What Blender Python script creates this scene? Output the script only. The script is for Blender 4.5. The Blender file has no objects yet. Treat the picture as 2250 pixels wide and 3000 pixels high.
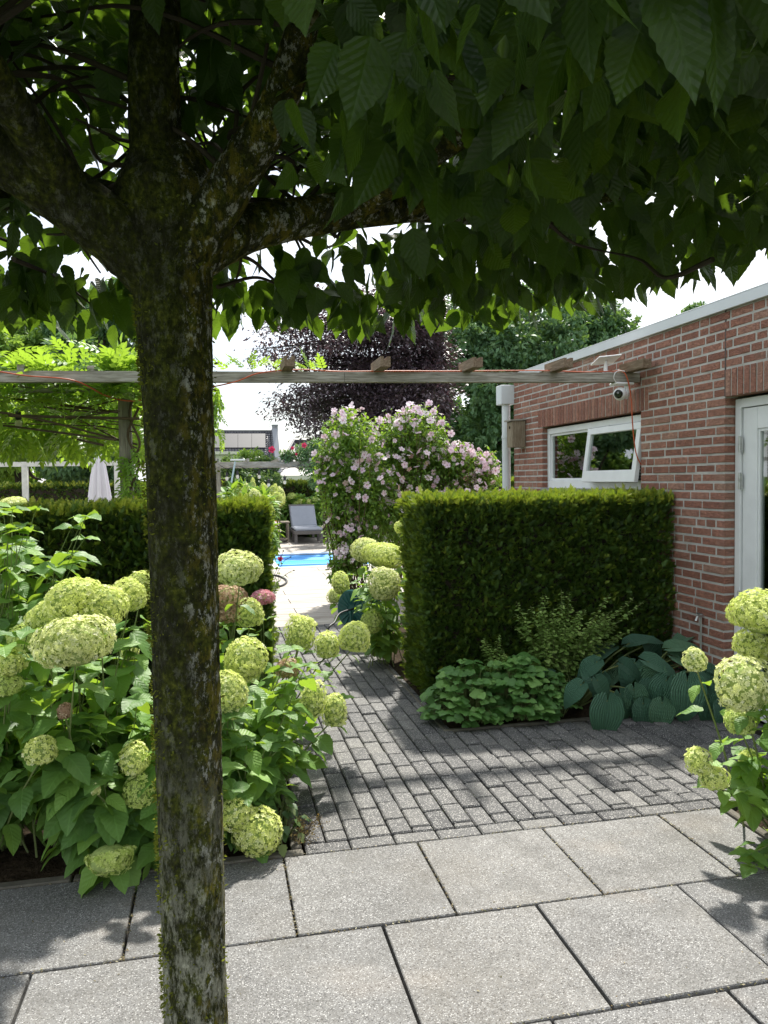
import bpy, math, random
import numpy as np
from mathutils import Vector, Matrix
rng = np.random.default_rng(7)
random.seed(7)
S = bpy.context.scene
COL = S.collection
# ------------------------------------------------------------ camera
F_PX, PITCH, YAW, ROLL, EYE = 2274.25, .0421, .2129, -.0127, 1.6      # focal length for a 3000 px tall frame
cy, sy = math.cos(YAW), math.sin(YAW)
FWD = np.array([sy*math.cos(PITCH), cy*math.cos(PITCH), -math.sin(PITCH)])
R0 = np.array([cy, -sy, 0.0]); U0 = np.cross(R0, FWD)
RGT = math.cos(ROLL)*R0 + math.sin(ROLL)*U0
UPV = -math.sin(ROLL)*R0 + math.cos(ROLL)*U0
cam = bpy.data.cameras.new('camera'); co = bpy.data.objects.new('camera', cam); COL.objects.link(co)
co.matrix_world = Matrix(((RGT[0], UPV[0], -FWD[0], 0), (RGT[1], UPV[1], -FWD[1], 0), (RGT[2], UPV[2], -FWD[2], EYE), (0, 0, 0, 1)))
cam.sensor_fit = 'VERTICAL'; cam.sensor_height = 36; cam.lens = F_PX/3000*36
cam.clip_start = .05; cam.clip_end = 2000
S.camera = co
# ------------------------------------------------------------ light
SUN_EL, SUN_AZ = math.radians(53), math.radians(19)       # azimuth from +Y towards +X
w = bpy.data.worlds.new('World'); S.world = w; w.use_nodes = True
nt = w.node_tree; nt.nodes.clear()
out = nt.nodes.new('ShaderNodeOutputWorld'); bg = nt.nodes.new('ShaderNodeBackground')
sk = nt.nodes.new('ShaderNodeTexSky'); sk.sky_type = 'NISHITA'; sk.sun_disc = False
sk.sun_elevation = SUN_EL; sk.sun_rotation = SUN_AZ; sk.air_density = 1.0; sk.dust_density = 1.5
tc = nt.nodes.new('ShaderNodeTexCoord'); mp = nt.nodes.new('ShaderNodeMapping'); mp.inputs['Scale'].default_value = (1.2, 1.2, 5.5)
mp.inputs['Location'].default_value = (.3, .1, .35)
nz = nt.nodes.new('ShaderNodeTexNoise'); nz.inputs['Scale'].default_value = 2.2; nz.inputs['Detail'].default_value = 7; nz.inputs['Roughness'].default_value = .55
rp = nt.nodes.new('ShaderNodeValToRGB'); rp.color_ramp.elements[0].position = .40; rp.color_ramp.elements[1].position = .58
rp.color_ramp.elements[0].color = (.30, .30, .30, 1)
mx = nt.nodes.new('ShaderNodeMix'); mx.data_type = 'RGBA'
mx.inputs[7].default_value = (9.2, 9.6, 10.0, 1)
nt.links.new(tc.outputs['Generated'], mp.inputs[0]); nt.links.new(mp.outputs[0], nz.inputs[0]); nt.links.new(nz.outputs[0], rp.inputs[0])
nt.links.new(rp.outputs[0], mx.inputs[0]); nt.links.new(sk.outputs[0], mx.inputs[6]); nt.links.new(mx.outputs[2], bg.inputs[0])
bg.inputs[1].default_value = .096; nt.links.new(bg.outputs[0], out.inputs[0])
sl = bpy.data.lights.new('sun', 'SUN'); sl.energy = 5.0; sl.angle = math.radians(2.2); sl.color = (1, .95, .86)
so = bpy.data.objects.new('sun', sl); COL.objects.link(so)
sd = Vector((math.sin(SUN_AZ)*math.cos(SUN_EL), math.cos(SUN_AZ)*math.cos(SUN_EL), math.sin(SUN_EL)))
so.rotation_euler = sd.to_track_quat('Z', 'Y').to_euler(); so.location = sd*60
S.view_settings.view_transform = 'Standard'; S.view_settings.look = 'None'; S.view_settings.exposure = 0.82; S.view_settings.gamma = 1

# ------------------------------------------------------------ helpers
def at(u, v, Y):
    """point on the plane y = Y seen at (u, v) of a 1659 x 2212 frame"""
    u *= 2250/1659; v *= 2250/1659
    d = FWD + RGT*(u-1125)/F_PX - UPV*(v-1500)/F_PX
    t = Y/d[1]; return np.array([d[0]*t, Y, EYE + d[2]*t])
def pxm(u, v, Y):
    """metres per 1659-frame pixel there"""
    p = at(u, v, Y) - np.array([0, 0, EYE]); return (p @ FWD)/(F_PX*1659/2250)
def tag(o, label=None, cat=None, group=None, kind=None):
    if label: o['label'] = label
    if cat: o['category'] = cat
    if group: o['group'] = group
    if kind: o['kind'] = kind
    return o
def thing(name, label, cat, loc=(0, 0, 0), group=None, rz=0):
    o = bpy.data.objects.new(name, None); COL.objects.link(o); o.location = loc; o.rotation_euler = (0, 0, rz)
    o.empty_display_size = .05
    return tag(o, label, cat, group)
def nrm(a):
    a = np.asarray(a, float); return a/np.maximum(np.linalg.norm(a, axis=-1, keepdims=True), 1e-9)
class G:
    """collects geometry, links it as ONE mesh object"""
    def __init__(s): s.v = []; s.f = []; s.n = 0; s.uv = []; s.r = []; s.hasuv = False
    def add(s, V, F, uv=None, r=0.5):
        V = np.asarray(V, float).reshape(-1, 3); s.v.append(V); m = len(V)
        groups = F if isinstance(F, list) and len(F) and isinstance(F[0], np.ndarray) else None
        if groups is None:
            d = {}
            for f in F: d.setdefault(len(f), []).append(f)
            groups = [np.array(x, int) for x in d.values()]
        for g in groups: s.f.append(np.asarray(g, int)+s.n)
        s.uv.append(np.zeros((m, 2)) if uv is None else np.asarray(uv, float).reshape(-1, 2))
        if uv is not None: s.hasuv = True
        s.r.append(np.full(m, r) if np.isscalar(r) else np.asarray(r, float))
        s.n += m; return s
    def box(s, a, b, rot=None, piv=None, r=.5, bev=0):
        a = np.array(a, float); b = np.array(b, float); lo = np.minimum(a, b); hi = np.maximum(a, b)
        if bev > 0:
            e = min(bev, (hi-lo).min()*.45); vs = []; 
            P = [np.array([lo[i], lo[i]+e, hi[i]-e, hi[i]]) for i in range(3)]
            idx = {}
            for i in range(4):
                for j in range(4):
                    for k in range(4):
                        out_n = (i in (0, 3))+(j in (0, 3))+(k in (0, 3))
                        if out_n == 1: idx[(i, j, k)] = len(vs); vs.append([P[0][i], P[1][j], P[2][k]])
            fs = []
            for ax in range(3):
                o1, o2 = [x for x in range(3) if x != ax]
                for sgn in (0, 3):
                    q = []
                    for (p1, p2) in ((1, 1), (2, 1), (2, 2), (1, 2)):
                        t = [0, 0, 0]; t[ax] = sgn; t[o1] = p1; t[o2] = p2; q.append(idx[tuple(t)])
                    fs.append(q)
                for s1 in (0, 3):
                    for s2 in (0, 3):
                        t = []
                        for (m, side) in ((1, 0), (2, 0), (2, 1), (1, 1)):
                            k = [0, 0, 0]; k[ax] = m
                            if side == 0: k[o1] = s1; k[o2] = 1 if s2 == 0 else 2
                            else: k[o2] = s2; k[o1] = 1 if s1 == 0 else 2
                            t.append(idx[tuple(k)])
                        fs.append(t)
            for i in (0, 3):
                for j in (0, 3):
                    for k in (0, 3):
                        c = lambda q: 1 if q == 0 else 2
                        fs.append([idx[(i, c(j), c(k))], idx[(c(i), j, c(k))], idx[(c(i), c(j), k)]])
            V = np.array(vs); Fs = fs
        else:
            V = np.array([[x, y, z] for z in (lo[2], hi[2]) for y in (lo[1], hi[1]) for x in (lo[0], hi[0])])
            Fs = [[0, 2, 3, 1], [4, 5, 7, 6], [0, 1, 5, 4], [2, 6, 7, 3], [0, 4, 6, 2], [1, 3, 7, 5]]
        if rot is not None:
            piv = (lo+hi)/2 if piv is None else np.array(piv); V = (V-piv) @ np.array(rot).T + piv
        return s.add(V, Fs, r=r)
    def tube(s, pts, rad, n=8, r=.5, cap=True, wob=0):
        P = np.asarray(pts, float); m = len(P); rad = np.full(m, rad) if np.isscalar(rad) else np.asarray(rad, float)
        T = np.gradient(P, axis=0); T = nrm(T); ref = np.array([0, 0, 1.]) if abs(T[0][2]) < .9 else np.array([1., 0, 0])
        X = nrm(np.cross(ref, T[0])); V = []; UV = []
        for i in range(m):
            X = nrm(X - T[i]*(X @ T[i])); Yv = np.cross(T[i], X)
            a = np.linspace(0, 2*np.pi, n, endpoint=False)
            rr = rad[i]*(1+wob*rng.normal(size=n)) if wob else rad[i]
            V.append(P[i]+(np.cos(a)*rr)[:, None]*X+(np.sin(a)*rr)[:, None]*Yv)
        V = np.concatenate(V); F = [[i*n+j, i*n+(j+1) % n, (i+1)*n+(j+1) % n, (i+1)*n+j] for i in range(m-1) for j in range(n)]
        if cap: F += [list(range(n))[::-1], [(m-1)*n+j for j in range(n)]]
        return s.add(V, F, r=r)
    def lathe(s, prof, c=(0, 0, 0), n=24, r=.5, M=None):
        a = np.linspace(0, 2*np.pi, n, endpoint=False); V = []
        for (rr, z) in prof: V.append(np.stack([np.cos(a)*rr, np.sin(a)*rr, np.full(n, z)], 1))
        V = np.concatenate(V); m = len(prof)
        if M is not None: V = V @ np.array(M).T
        V = V+np.array(c); F = [[i*n+j, i*n+(j+1) % n, (i+1)*n+(j+1) % n, (i+1)*n+j] for i in range(m-1) for j in range(n)]
        F += [list(range(n))[::-1], [(m-1)*n+j for j in range(n)]]
        return s.add(V, F, r=r)
    def ball(s, c, rad, n=12, r=.5, lump=0):
        rad = np.array(rad)*np.ones(3); V = []
        for i in range(1, n):
            t = math.pi*i/n
            for j in range(n*2): p = 2*math.pi*j/(n*2); V.append([math.sin(t)*math.cos(p), math.sin(t)*math.sin(p), math.cos(t)])
        V = [[0, 0, 1]]+V+[[0, 0, -1]]; V = np.array(V)
        if lump:
            ph = rng.uniform(0, 6, 6); k = 1+lump*(np.sin(3*V[:, 0]+ph[0])+np.sin(4*V[:, 1]+ph[1])+np.sin(3.5*V[:, 2]+ph[2]))/2
            V = V*k[:, None]
        V = V*rad+np.array(c); m = n*2; F = [[0, 1+j, 1+(j+1) % m] for j in range(m)]
        F += [[1+i*m+j, 1+(i+1)*m+j, 1+(i+1)*m+(j+1) % m, 1+i*m+(j+1) % m] for i in range(n-2) for j in range(m)]
        b = 1+(n-2)*m; F += [[b+(j+1) % m, b+j, len(V)-1] for j in range(m)]
        return s.add(V, F, r=r)
    def scatter(s, tpl, pos, ydir, ndir, scale, r=None):
        """copies of a template (V, quads, uv): template +y along ydir, +z near ndir"""
        V, F, uv = tpl; N = len(pos)
        if N == 0: return s
        y = nrm(ydir); x = nrm(np.cross(y, ndir)); z = np.cross(x, y)
        sc = np.asarray(scale, float); sc = sc[:, None]*np.ones(3) if sc.ndim == 1 else sc
        W = (V[None]*sc[:, None, :])
        P = W[..., 0:1]*x[:, None]+W[..., 1:2]*y[:, None]+W[..., 2:3]*z[:, None]+np.asarray(pos)[:, None]
        k = len(V); off = (np.arange(N)*k)[:, None, None]
        s.add(P.reshape(-1, 3), [(g[None]+off).reshape(-1, g.shape[1]) for g in F], uv=np.tile(uv, (N, 1)),
              r=np.repeat(rng.random(N) if r is None else r, k)); return s
    def build(s, name, mat, parent=None, smooth=False, loc=None, bevel=0):
        me = bpy.data.meshes.new(name)
        V = np.concatenate(s.v) if s.v else np.zeros((0, 3))
        if parent is not None:
            mw = parent
            off = np.zeros(3); c, sn = 1, 0
            chain = []
            while mw is not None: chain.append(mw); mw = mw.parent
            for o in chain[::-1]: off += np.array(o.location)
            V = V-off
        elif loc is not None: V = V-np.array(loc)
        me.vertices.add(len(V)); me.vertices.foreach_set('co', V.ravel())
        L = np.concatenate([g.ravel() for g in s.f]); tot = np.concatenate([np.full(len(g), g.shape[1]) for g in s.f])
        st = np.concatenate([[0], np.cumsum(tot)[:-1]])
        me.loops.add(len(L)); me.loops.foreach_set('vertex_index', L.astype(np.int32))
        me.polygons.add(len(tot)); me.polygons.foreach_set('loop_start', st.astype(np.int32))
        try: me.polygons.foreach_set('loop_total', tot.astype(np.int32))
        except Exception: pass
        if s.hasuv:
            uvl = me.uv_layers.new(name='UVMap'); uvl.data.foreach_set('uv', np.concatenate(s.uv)[L].ravel())
        a = me.attributes.new('rnd', 'FLOAT', 'POINT'); a.data.foreach_set('value', np.concatenate(s.r).astype(np.float32))
        me.update(calc_edges=True); me.validate(verbose=False)
        me.polygons.foreach_set('use_smooth', np.full(len(me.polygons), bool(smooth)))
        if mat: me.materials.append(mat)
        o = bpy.data.objects.new(name, me); COL.objects.link(o)
        if parent is not None: o.parent = parent
        elif loc is not None: o.location = loc
        if bevel:
            b = o.modifiers.new('bevel', 'BEVEL'); b.width = bevel; b.segments = 2; b.limit_method = 'ANGLE'
        return o
def rotx(a): c, s = math.cos(a), math.sin(a); return np.array([[1, 0, 0], [0, c, -s], [0, s, c]])
def roty(a): c, s = math.cos(a), math.sin(a); return np.array([[c, 0, s], [0, 1, 0], [-s, 0, c]])
def rotz(a): c, s = math.cos(a), math.sin(a); return np.array([[c, -s, 0], [s, c, 0], [0, 0, 1]])
def rvec(n): return nrm(rng.normal(size=(n, 3)))
def curve(pts, n=24):
    """smooth line through points"""
    P = np.asarray(pts, float); m = len(P); t = np.linspace(0, m-1, n); o = []
    Q = np.vstack([2*P[0]-P[1], P, 2*P[-1]-P[-2]])
    for x in t:
        i = min(int(x), m-2); f = x-i; a, b, c, d = Q[i], Q[i+1], Q[i+2], Q[i+3]
        o.append(.5*((2*b)+(-a+c)*f+(2*a-5*b+4*c-d)*f*f+(-a+3*b-3*c+d)*f**3))
    return np.array(o)

# ------------------------------------------------------------ materials
class N:
    def __init__(s, name):
        s.m = bpy.data.materials.new(name); s.m.use_nodes = True; s.t = s.m.node_tree; s.t.nodes.clear()
        s.out = s.t.nodes.new('ShaderNodeOutputMaterial'); s.p = s.t.nodes.new('ShaderNodeBsdfPrincipled')
        s.t.links.new(s.p.outputs[0], s.out.inputs[0])
    def n(s, typ, ins=None, **kw):
        x = s.t.nodes.new('ShaderNode'+typ)
        for k, v in kw.items(): setattr(x, k, v)
        for k, v in (ins or {}).items(): s.set(x.inputs[k], v)
        return x
    def set(s, sock, v):
        if hasattr(v, 'is_output'): s.t.links.new(v, sock)
        elif hasattr(v, 'outputs'): s.t.links.new(v.outputs[0], sock)
        elif isinstance(v, tuple) and len(v) == 3 and sock.type == 'RGBA': sock.default_value = (*v, 1)
        else: sock.default_value = v
    def P(s, **kw):
        mp_ = dict(color='Base Color', rough='Roughness', metal='Metallic', spec='Specular IOR Level', normal='Normal', trans='Transmission Weight', ior='IOR', emi='Emission Color', emis='Emission Strength', sheen='Sheen Weight', alpha='Alpha')
        for k, v in kw.items(): s.set(s.p.inputs[mp_[k]], v)
        return s
    def obj(s): return s.n('TexCoord').outputs['Object']
    def pos(s): return s.n('NewGeometry').outputs['Position']
    def rnd(s): return s.n('Attribute', attribute_name='rnd').outputs['Fac']
    def noise(s, scale, vec=None, detail=4, rough=.5, dist=0):
        return s.n('TexNoise', {'Vector': vec if vec is not None else s.pos(), 'Scale': scale, 'Detail': detail, 'Roughness': rough, 'Distortion': dist}).outputs[0]
    def ramp(s, fac, stops):
        r = s.n('ValToRGB', {0: fac}); cr = r.color_ramp
        while len(cr.elements) < len(stops): cr.elements.new(.5)
        for e, (p, c) in zip(cr.elements, stops): e.position = p; e.color = (*c, 1) if isinstance(c, tuple) else (c, c, c, 1)
        return r.outputs[0]
    def mix(s, f, a, b, mode='MIX'):
        x = s.n('Mix', data_type='RGBA', blend_type=mode); s.set(x.inputs[0], f); s.set(x.inputs[6], a); s.set(x.inputs[7], b); return x.outputs[2]
    def math(s, op, a, b=0.0, c=None):
        x = s.n('Math', operation=op); s.set(x.inputs[0], a); s.set(x.inputs[1], b)
        if c is not None: s.set(x.inputs[2], c)
        return x.outputs[0]
    def bump(s, h, strength=.3, dist=.01):
        return s.n('Bump', {'Height': h, 'Strength': strength, 'Distance': dist}).outputs[0]
    def scalev(s, v, sc):
        return s.n('Mapping', {0: v, 'Scale': sc}).outputs[0]
def leafmat(name, ca, cb, cc, trans=.35, tcol=None, rough=.45, veins=8, spec=.35, vein_amt=.35, ribs=0):
    m = N(name); r = m.rnd(); col = m.ramp(r, [(0, ca), (.6, cb), (1, cc)])
    uv = m.n('UVMap').outputs[0]; sp = m.n('SeparateXYZ', {0: uv}); u, v = sp.outputs[0], sp.outputs[1]
    if veins:
        d = m.math('ABSOLUTE', m.math('SUBTRACT', u, .5))
        mid = m.math('SUBTRACT', 1.0, m.math('MULTIPLY', d, 26.0)); mid = m.math('MAXIMUM', mid, 0.0)
        ph = m.math('FRACT', m.math('SUBTRACT', m.math('MULTIPLY', v, float(veins)), m.math('MULTIPLY', d, veins*.9)))
        lat = m.math('MAXIMUM', m.math('SUBTRACT', 1.0, m.math('MULTIPLY', m.math('ABSOLUTE', m.math('SUBTRACT', ph, .5)), 7.0)), 0.0)
        vn = m.math('MAXIMUM', mid, m.math('MULTIPLY', lat, .6))
        col = m.mix(m.math('MULTIPLY', vn, vein_amt), col, tuple(min(1, x*2.2+.03) for x in cb))
        puff = m.math('MULTIPLY', m.math('ABSOLUTE', m.math('SUBTRACT', ph, .5)), -1.0)
        fine = m.noise(90, m.pos(), 2)
        m.P(normal=m.bump(m.math('ADD', m.math('ADD', puff, m.math('MULTIPLY', mid, -.5)), m.math('MULTIPLY', fine, .35)), .5, .004))
    if ribs:
        d = m.math('ABSOLUTE', m.math('SUBTRACT', u, .5)); wv_ = m.math('ADD', m.math('MULTIPLY', m.math('SINE', m.math('MULTIPLY', m.math('POWER', v, .6), 3.14)), .44), .03)
        st_ = m.math('SINE', m.math('MULTIPLY', m.math('DIVIDE', d, wv_), ribs*3.14*2)); st2 = m.math('SINE', m.math('MULTIPLY', v, 60.0))
        col = m.mix(m.math('MULTIPLY', m.math('MAXIMUM', st_, 0.0), .45), col, tuple(x*.45 for x in ca))
        m.P(normal=m.bump(m.math('ADD', m.math('MULTIPLY', st_, -1.0), m.math('MULTIPLY', st2, .25)), .8, .006))
    m.P(color=col, rough=rough, spec=spec)
    if trans > 0:
        tr = m.n('BsdfTranslucent'); tc_ = tcol or tuple(min(1, x*k) for x, k in zip(cc, (2.6, 2.6, 1.2)))
        m.set(tr.inputs[0], m.mix(.35, col, tc_, 'MIX') if tcol is None else m.mix(r, tc_, tuple(x*.75 for x in tc_)))
        ms = m.n('MixShader', {0: trans, 1: m.p, 2: tr}); m.t.links.new(ms.outputs[0], m.out.inputs[0])
    return m.m
def flat(name, col, rough=.6, spec=.5, var=.12, nscale=12, bump=.15, metal=0, bd=.003):
    m = N(name); n1 = m.noise(nscale, m.pos(), 5, .6)
    c = m.ramp(n1, [(.25, tuple(x*(1-var) for x in col)), (.75, tuple(min(1, x*(1+var)) for x in col))])
    m.P(color=c, rough=rough, spec=spec, metal=metal)
    if bump: m.P(normal=m.bump(m.noise(nscale*8, m.pos(), 4), bump, bd))
    return m.m
def mat_slab():
    m = N('exposed aggregate slab'); p = m.pos(); r = m.rnd()
    base = m.ramp(m.noise(2.3, p, 7, .68), [(.3, (.118, .117, .116)), (.7, (.205, .204, .201))])
    base = m.mix(.9, base, m.ramp(r, [(0, (.80, .80, .82)), (.5, (.96, .955, .95)), (1, (1.10, 1.07, 1.02))]), 'MULTIPLY')
    v1 = m.n('TexVoronoi', {'Vector': p, 'Scale': 215.0}); 
    sel = m.n('SeparateColor', {0: v1.outputs['Color']}).outputs[0]
    stone = m.ramp(sel, [(0, (.04, .04, .042)), (.16, (.10, .097, .093)), (.28, (.19, .193, .196)), (.62, (.29, .293, .292)), (.88, (.47, .472, .468)), (1, (.66, .66, .65))])
    stone.node.color_ramp.interpolation = 'CONSTANT'
    c = m.mix(m.ramp(v1.outputs['Distance'], [(.35, .9), (.6, 0.0)]), base, stone)
    c = m.mix(m.ramp(m.noise(4.5, p, 8, .72), [(.46, 0.0), (.62, .38)]), c, (.085, .083, .078)); c = m.mix(m.ramp(m.noise(1.3, m.scalev(p, (1.3, .8, 1)), 6, .7), [(.5, 0.0), (.7, .3)]), c, (.13, .115, .09))
    pit = m.ramp(m.noise(75, p, 2, .4), [(.28, 1.0), (.33, 0.0)]); c = m.mix(m.math('MULTIPLY', pit, .8), c, (.07, .066, .06))
    rust = m.ramp(m.noise(1.7, m.scalev(p, (1, 1.4, 1)), 3), [(.58, 0.0), (.72, 1.0)]); c = m.mix(m.math('MULTIPLY', rust, .10), c, (.40, .30, .20))
    h = m.math('ADD', m.math('MULTIPLY', v1.outputs['Distance'], -.6), m.math('MULTIPLY', pit, -1.5))
    m.P(color=c, rough=.8, spec=.3, normal=m.bump(h, .45, .003)); return m.m
def mat_paver():
    m = N('dark speckled concrete paver'); p = m.pos(); r = m.rnd()
    base = m.ramp(r, [(0, (.042, .043, .047)), (.5, (.085, .085, .087)), (1, (.14, .138, .134))])
    base = m.mix(.6, base, m.ramp(m.noise(2.5, p, 4), [(.3, (.7, .72, .75)), (.7, (1.25, 1.22, 1.15))]), 'MULTIPLY')
    v1 = m.n('TexVoronoi', {'Vector': p, 'Scale': 170.0}); sel = m.n('SeparateColor', {0: v1.outputs['Color']}).outputs[1]
    st = m.ramp(sel, [(0, (.03, .03, .034)), (.3, (.07, .07, .07)), (.55, (.17, .168, .16)), (.8, (.42, .41, .39)), (1, (.6, .59, .56))])
    c = m.mix(m.ramp(v1.outputs['Distance'], [(.25, .8), (.55, 0.0)]), base, st)
    m.P(color=c, rough=.75, spec=.35, normal=m.bump(m.math('MULTIPLY', v1.outputs['Distance'], -1.0), .5, .003)); return m.m
def mat_brick():
    m = N('rough red clinker brick'); p = m.pos(); r = m.rnd()
    c = m.ramp(r, [(0, (.28, .125, .088)), (.35, (.36, .165, .115)), (.75, (.42, .205, .145)), (1, (.44, .26, .19))])
    c = m.mix(m.ramp(m.noise(26, p, 5, .65), [(.38, 0.0), (.7, .6)]), c, (.21, .11, .09))
    c = m.mix(m.ramp(m.noise(2.1, p, 4, .6), [(.55, 0.0), (.75, .4)]), c, (.42, .33, .26))
    wr = m.noise(38, m.scalev(p, (1, .7, 1.6)), 5, .6, 1.2)
    hh = m.math('ADD', m.ramp(wr, [(.42, 0.0), (.56, 1.0)]), m.math('MULTIPLY', m.noise(160, p, 3), .5))
    m.P(color=c, rough=.85, spec=.25, normal=m.bump(hh, .9, .007)); return m.m
def mat_mortar():
    m = N('grey mortar'); p = m.pos()
    c = m.ramp(m.noise(9, p, 5), [(.3, (.36, .345, .32)), (.7, (.51, .49, .46))]); m.P(color=c, rough=.95, spec=.1, normal=m.bump(m.noise(140, p, 3), .6, .004)); return m.m
def mat_bark():
    m = N('mossy bark'); p = m.obj(); ps = m.scalev(p, (1, 1, .28))
    c = m.ramp(m.noise(75, m.scalev(p, (1, 1, .4)), 8, .75), [(.3, (.008, .008, .005)), (.5, (.034, .034, .018)), (.72, (.10, .098, .062))])
    moss = m.ramp(m.noise(16, m.scalev(p, (1, 1, .6)), 10, .82), [(.40, 0.0), (.54, 1.0)]); mc = m.ramp(m.noise(70, p, 4), [(.3, (.014, .019, .003)), (.52, (.055, .064, .009)), (.75, (.13, .14, .018))])
    c = m.mix(m.math('MULTIPLY', moss, .9), c, mc)
    # pale grey lichen and yellow crust, low and right; lit right side painted in
    sp = m.n('SeparateXYZ', {0: p})
    side = m.ramp(m.math('ADD', m.math('MULTIPLY', sp.outputs[0], 7.0), m.math('MULTIPLY', m.noise(5, ps, 5, .7), 1.2)), [(.72, 0.0), (1.1, 1.0)])
    li = m.ramp(m.noise(38, m.scalev(p, (1, 1, .55)), 10, .8), [(.54, 0.0), (.58, 1.0)])
    c = m.mix(m.math('MULTIPLY', m.math('ADD', side, .16), li), c, (.44, .44, .38))
    ye = m.ramp(m.noise(24, m.scalev(p, (1.2, 1.2, .6)), 9, .8), [(.5, 0.0), (.58, 1.0)]); c = m.mix(m.math('MULTIPLY', m.math('MULTIPLY', ye, side), .6), c, (.24, .20, .025))
    low = m.math('MULTIPLY', m.ramp(sp.outputs[2], [(.4, .95), (1.5, 0.0)]), m.ramp(m.noise(30, m.scalev(p, (1, 1, .35)), 9, .8), [(.47, 0.0), (.56, 1.0)]))
    c = m.mix(low, c, (.36, .36, .27))
    h = m.math('ADD', m.noise(48, ps, 7, .7), m.math('MULTIPLY', moss, m.noise(120, p, 4)))
    m.P(color=c, rough=.95, spec=.12, normal=m.bump(h, .9, .012)); return m.m
def mat_wood(name, a, b, c3, sc=(2, 30, 30), green=.3):
    m = N(name); p = m.pos(); g = m.noise(3.2, m.scalev(p, sc), 6, .6, .4)
    c = m.ramp(g, [(.3, a), (.55, b), (.75, c3)]); c = m.mix(m.ramp(m.noise(4, p, 4), [(.5, 0.0), (.7, green)]), c, (.07, .08, .03))
    m.P(color=c, rough=.8, spec=.25, normal=m.bump(g, .4, .004)); return m.m
def mat_glass(name='window glass', tint=(.9, .95, .93)):
    m = N(name); g = m.n('BsdfGlossy', {'Roughness': .015, 'Color': (.9, .93, .92)}); t = m.n('BsdfTransparent', {'Color': tint})
    f = m.n('Fresnel', {'IOR': 1.6}); ms = m.n('MixShader', {0: m.math('MINIMUM', m.math('ADD', f.outputs[0], .16), 1.0), 1: t, 2: g}); m.t.links.new(ms.outputs[0], m.out.inputs[0]); return m.m
def mat_soil():
    m = N('dark garden soil'); p = m.pos(); c = m.ramp(m.noise(28, p, 6, .7), [(.3, (.016, .011, .007)), (.6, (.05, .036, .023)), (.8, (.11, .08, .05))]); m.P(color=c, rough=1, spec=.1, normal=m.bump(m.noise(60, p, 5), 1, .02)); return m.m
def mat_lawn():
    m = N('garden ground'); p = m.pos(); c = m.ramp(m.noise(.6, p, 6, .7), [(.3, (.03, .06, .015)), (.7, (.075, .12, .03))]); m.P(color=c, rough=1, spec=.1, normal=m.bump(m.noise(30, p, 5), 1, .03)); return m.m
def mat_decktile():
    m = N('pale timber-look tile'); p = m.pos(); r = m.rnd(); g = m.noise(2.2, m.scalev(p, (.7, 9, 1)), 6, .6, .5)
    c = m.ramp(g, [(.3, (.20, .17, .135)), (.5, (.33, .30, .265)), (.72, (.42, .40, .375))]); c = m.mix(.8, c, m.ramp(r, [(0, (.88, .86, .84)), (1, (1.08, 1.08, 1.06))]), 'MULTIPLY')
    m.P(color=c, rough=.55, spec=.4, normal=m.bump(g, .2, .003)); return m.m
SLAB, PAVER, BRICK, MORTAR, BARK = mat_slab(), mat_paver(), mat_brick(), mat_mortar(), mat_bark()
SOIL, LAWN, DECK, GLASS = mat_soil(), mat_lawn(), mat_decktile(), mat_glass()
WOOD = mat_wood('weathered grey pine', (.15, .135, .105), (.35, .33, .285), (.54, .52, .46))
WOODV = mat_wood('weathered post wood', (.13, .12, .09), (.25, .23, .18), (.36, .34, .28), (30, 30, 2))
WPAINT = flat('white paint', (.74, .76, .77), .4, .5, .07, 6, .08); PVC = flat('white pvc', (.62, .66, .68), .4, .5, .04, 4, 0)
ZINC = flat('zinc grey trim', (.60, .63, .65), .4, .5, .06, 3, .05); DARKIN = flat('dark interior', (.05, .055, .05), .9, .2, .2, 3, 0)
STEEL = flat('brushed steel', (.55, .56, .56), .35, .5, .08, 20, .1, metal=.9); BLACK = flat('black rubber', (.015, .015, .017), .5, .5, .1, 20, 0)
WPLASTIC = flat('white plastic', (.82, .83, .84), .3, .5, .02, 3, 0); ORANGE = flat('orange cable', (.52, .10, .035), .5, .5, .1, 20, 0)
TWIG = flat('brown twig', (.10, .075, .045), .85, .2, .3, 30, .4); TWIGDK = flat('dark twig', (.045, .036, .026), .9, .2, .3, 30, .4)
STEMG = flat('green stem', (.16, .20, .07), .6, .3, .25, 20, 0)
GRAVELK = flat('concrete kerb', (.13, .12, .10), .9, .2, .25, 20, .6)

# ------------------------------------------------------------ leaf templates (x across, y along, z up), uv 0..1
def leaf_tpl(n, prof, fold=.25, droop=.25, jag=0, wave=0, heart=0):
    t = np.linspace(0, 1, n); V = []; UV = []
    for i, x in enumerate(t):
        wd = prof(x); j = (jag if i % 2 else -jag)*wd
        yb = x-(heart*(1-x)**6 if heart else 0)
        zc = -droop*x*x; side = (wd+j)
        wv = wave*math.sin(x*11)
        V += [[-side, yb+(j*.0)-heart*.5*(x < .12), zc+fold*wd+wv*wd], [0, x, zc], [side, yb-heart*.5*(x < .12), zc+fold*wd-wv*wd]]
        UV += [[0.5-side/.9, x], [.5, x], [.5+side/.9, x]]
    F = []
    for i in range(n-1):
        a = i*3; F += [[a, a+1, a+4, a+3], [a+1, a+2, a+5, a+4]]
    return np.array(V), [np.array(F)], np.array(UV)
def pr_ovate(w, p=.9): return lambda x: w*(math.sin(math.pi*min(1, x**.62*.985+.015))**p)
LF_BIG = leaf_tpl(17, lambda x: .31*(math.sin(math.pi*min(1, x**.66*.985+.015))**.95)*(1-.35*max(0, x-.7)/.3), .16, .20, .045, .07)
LF_HYD = leaf_tpl(12, pr_ovate(.36, .8), .2, .3, .04, .12, .06)
LF_MID = leaf_tpl(6, pr_ovate(.26), .25, .25)
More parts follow.
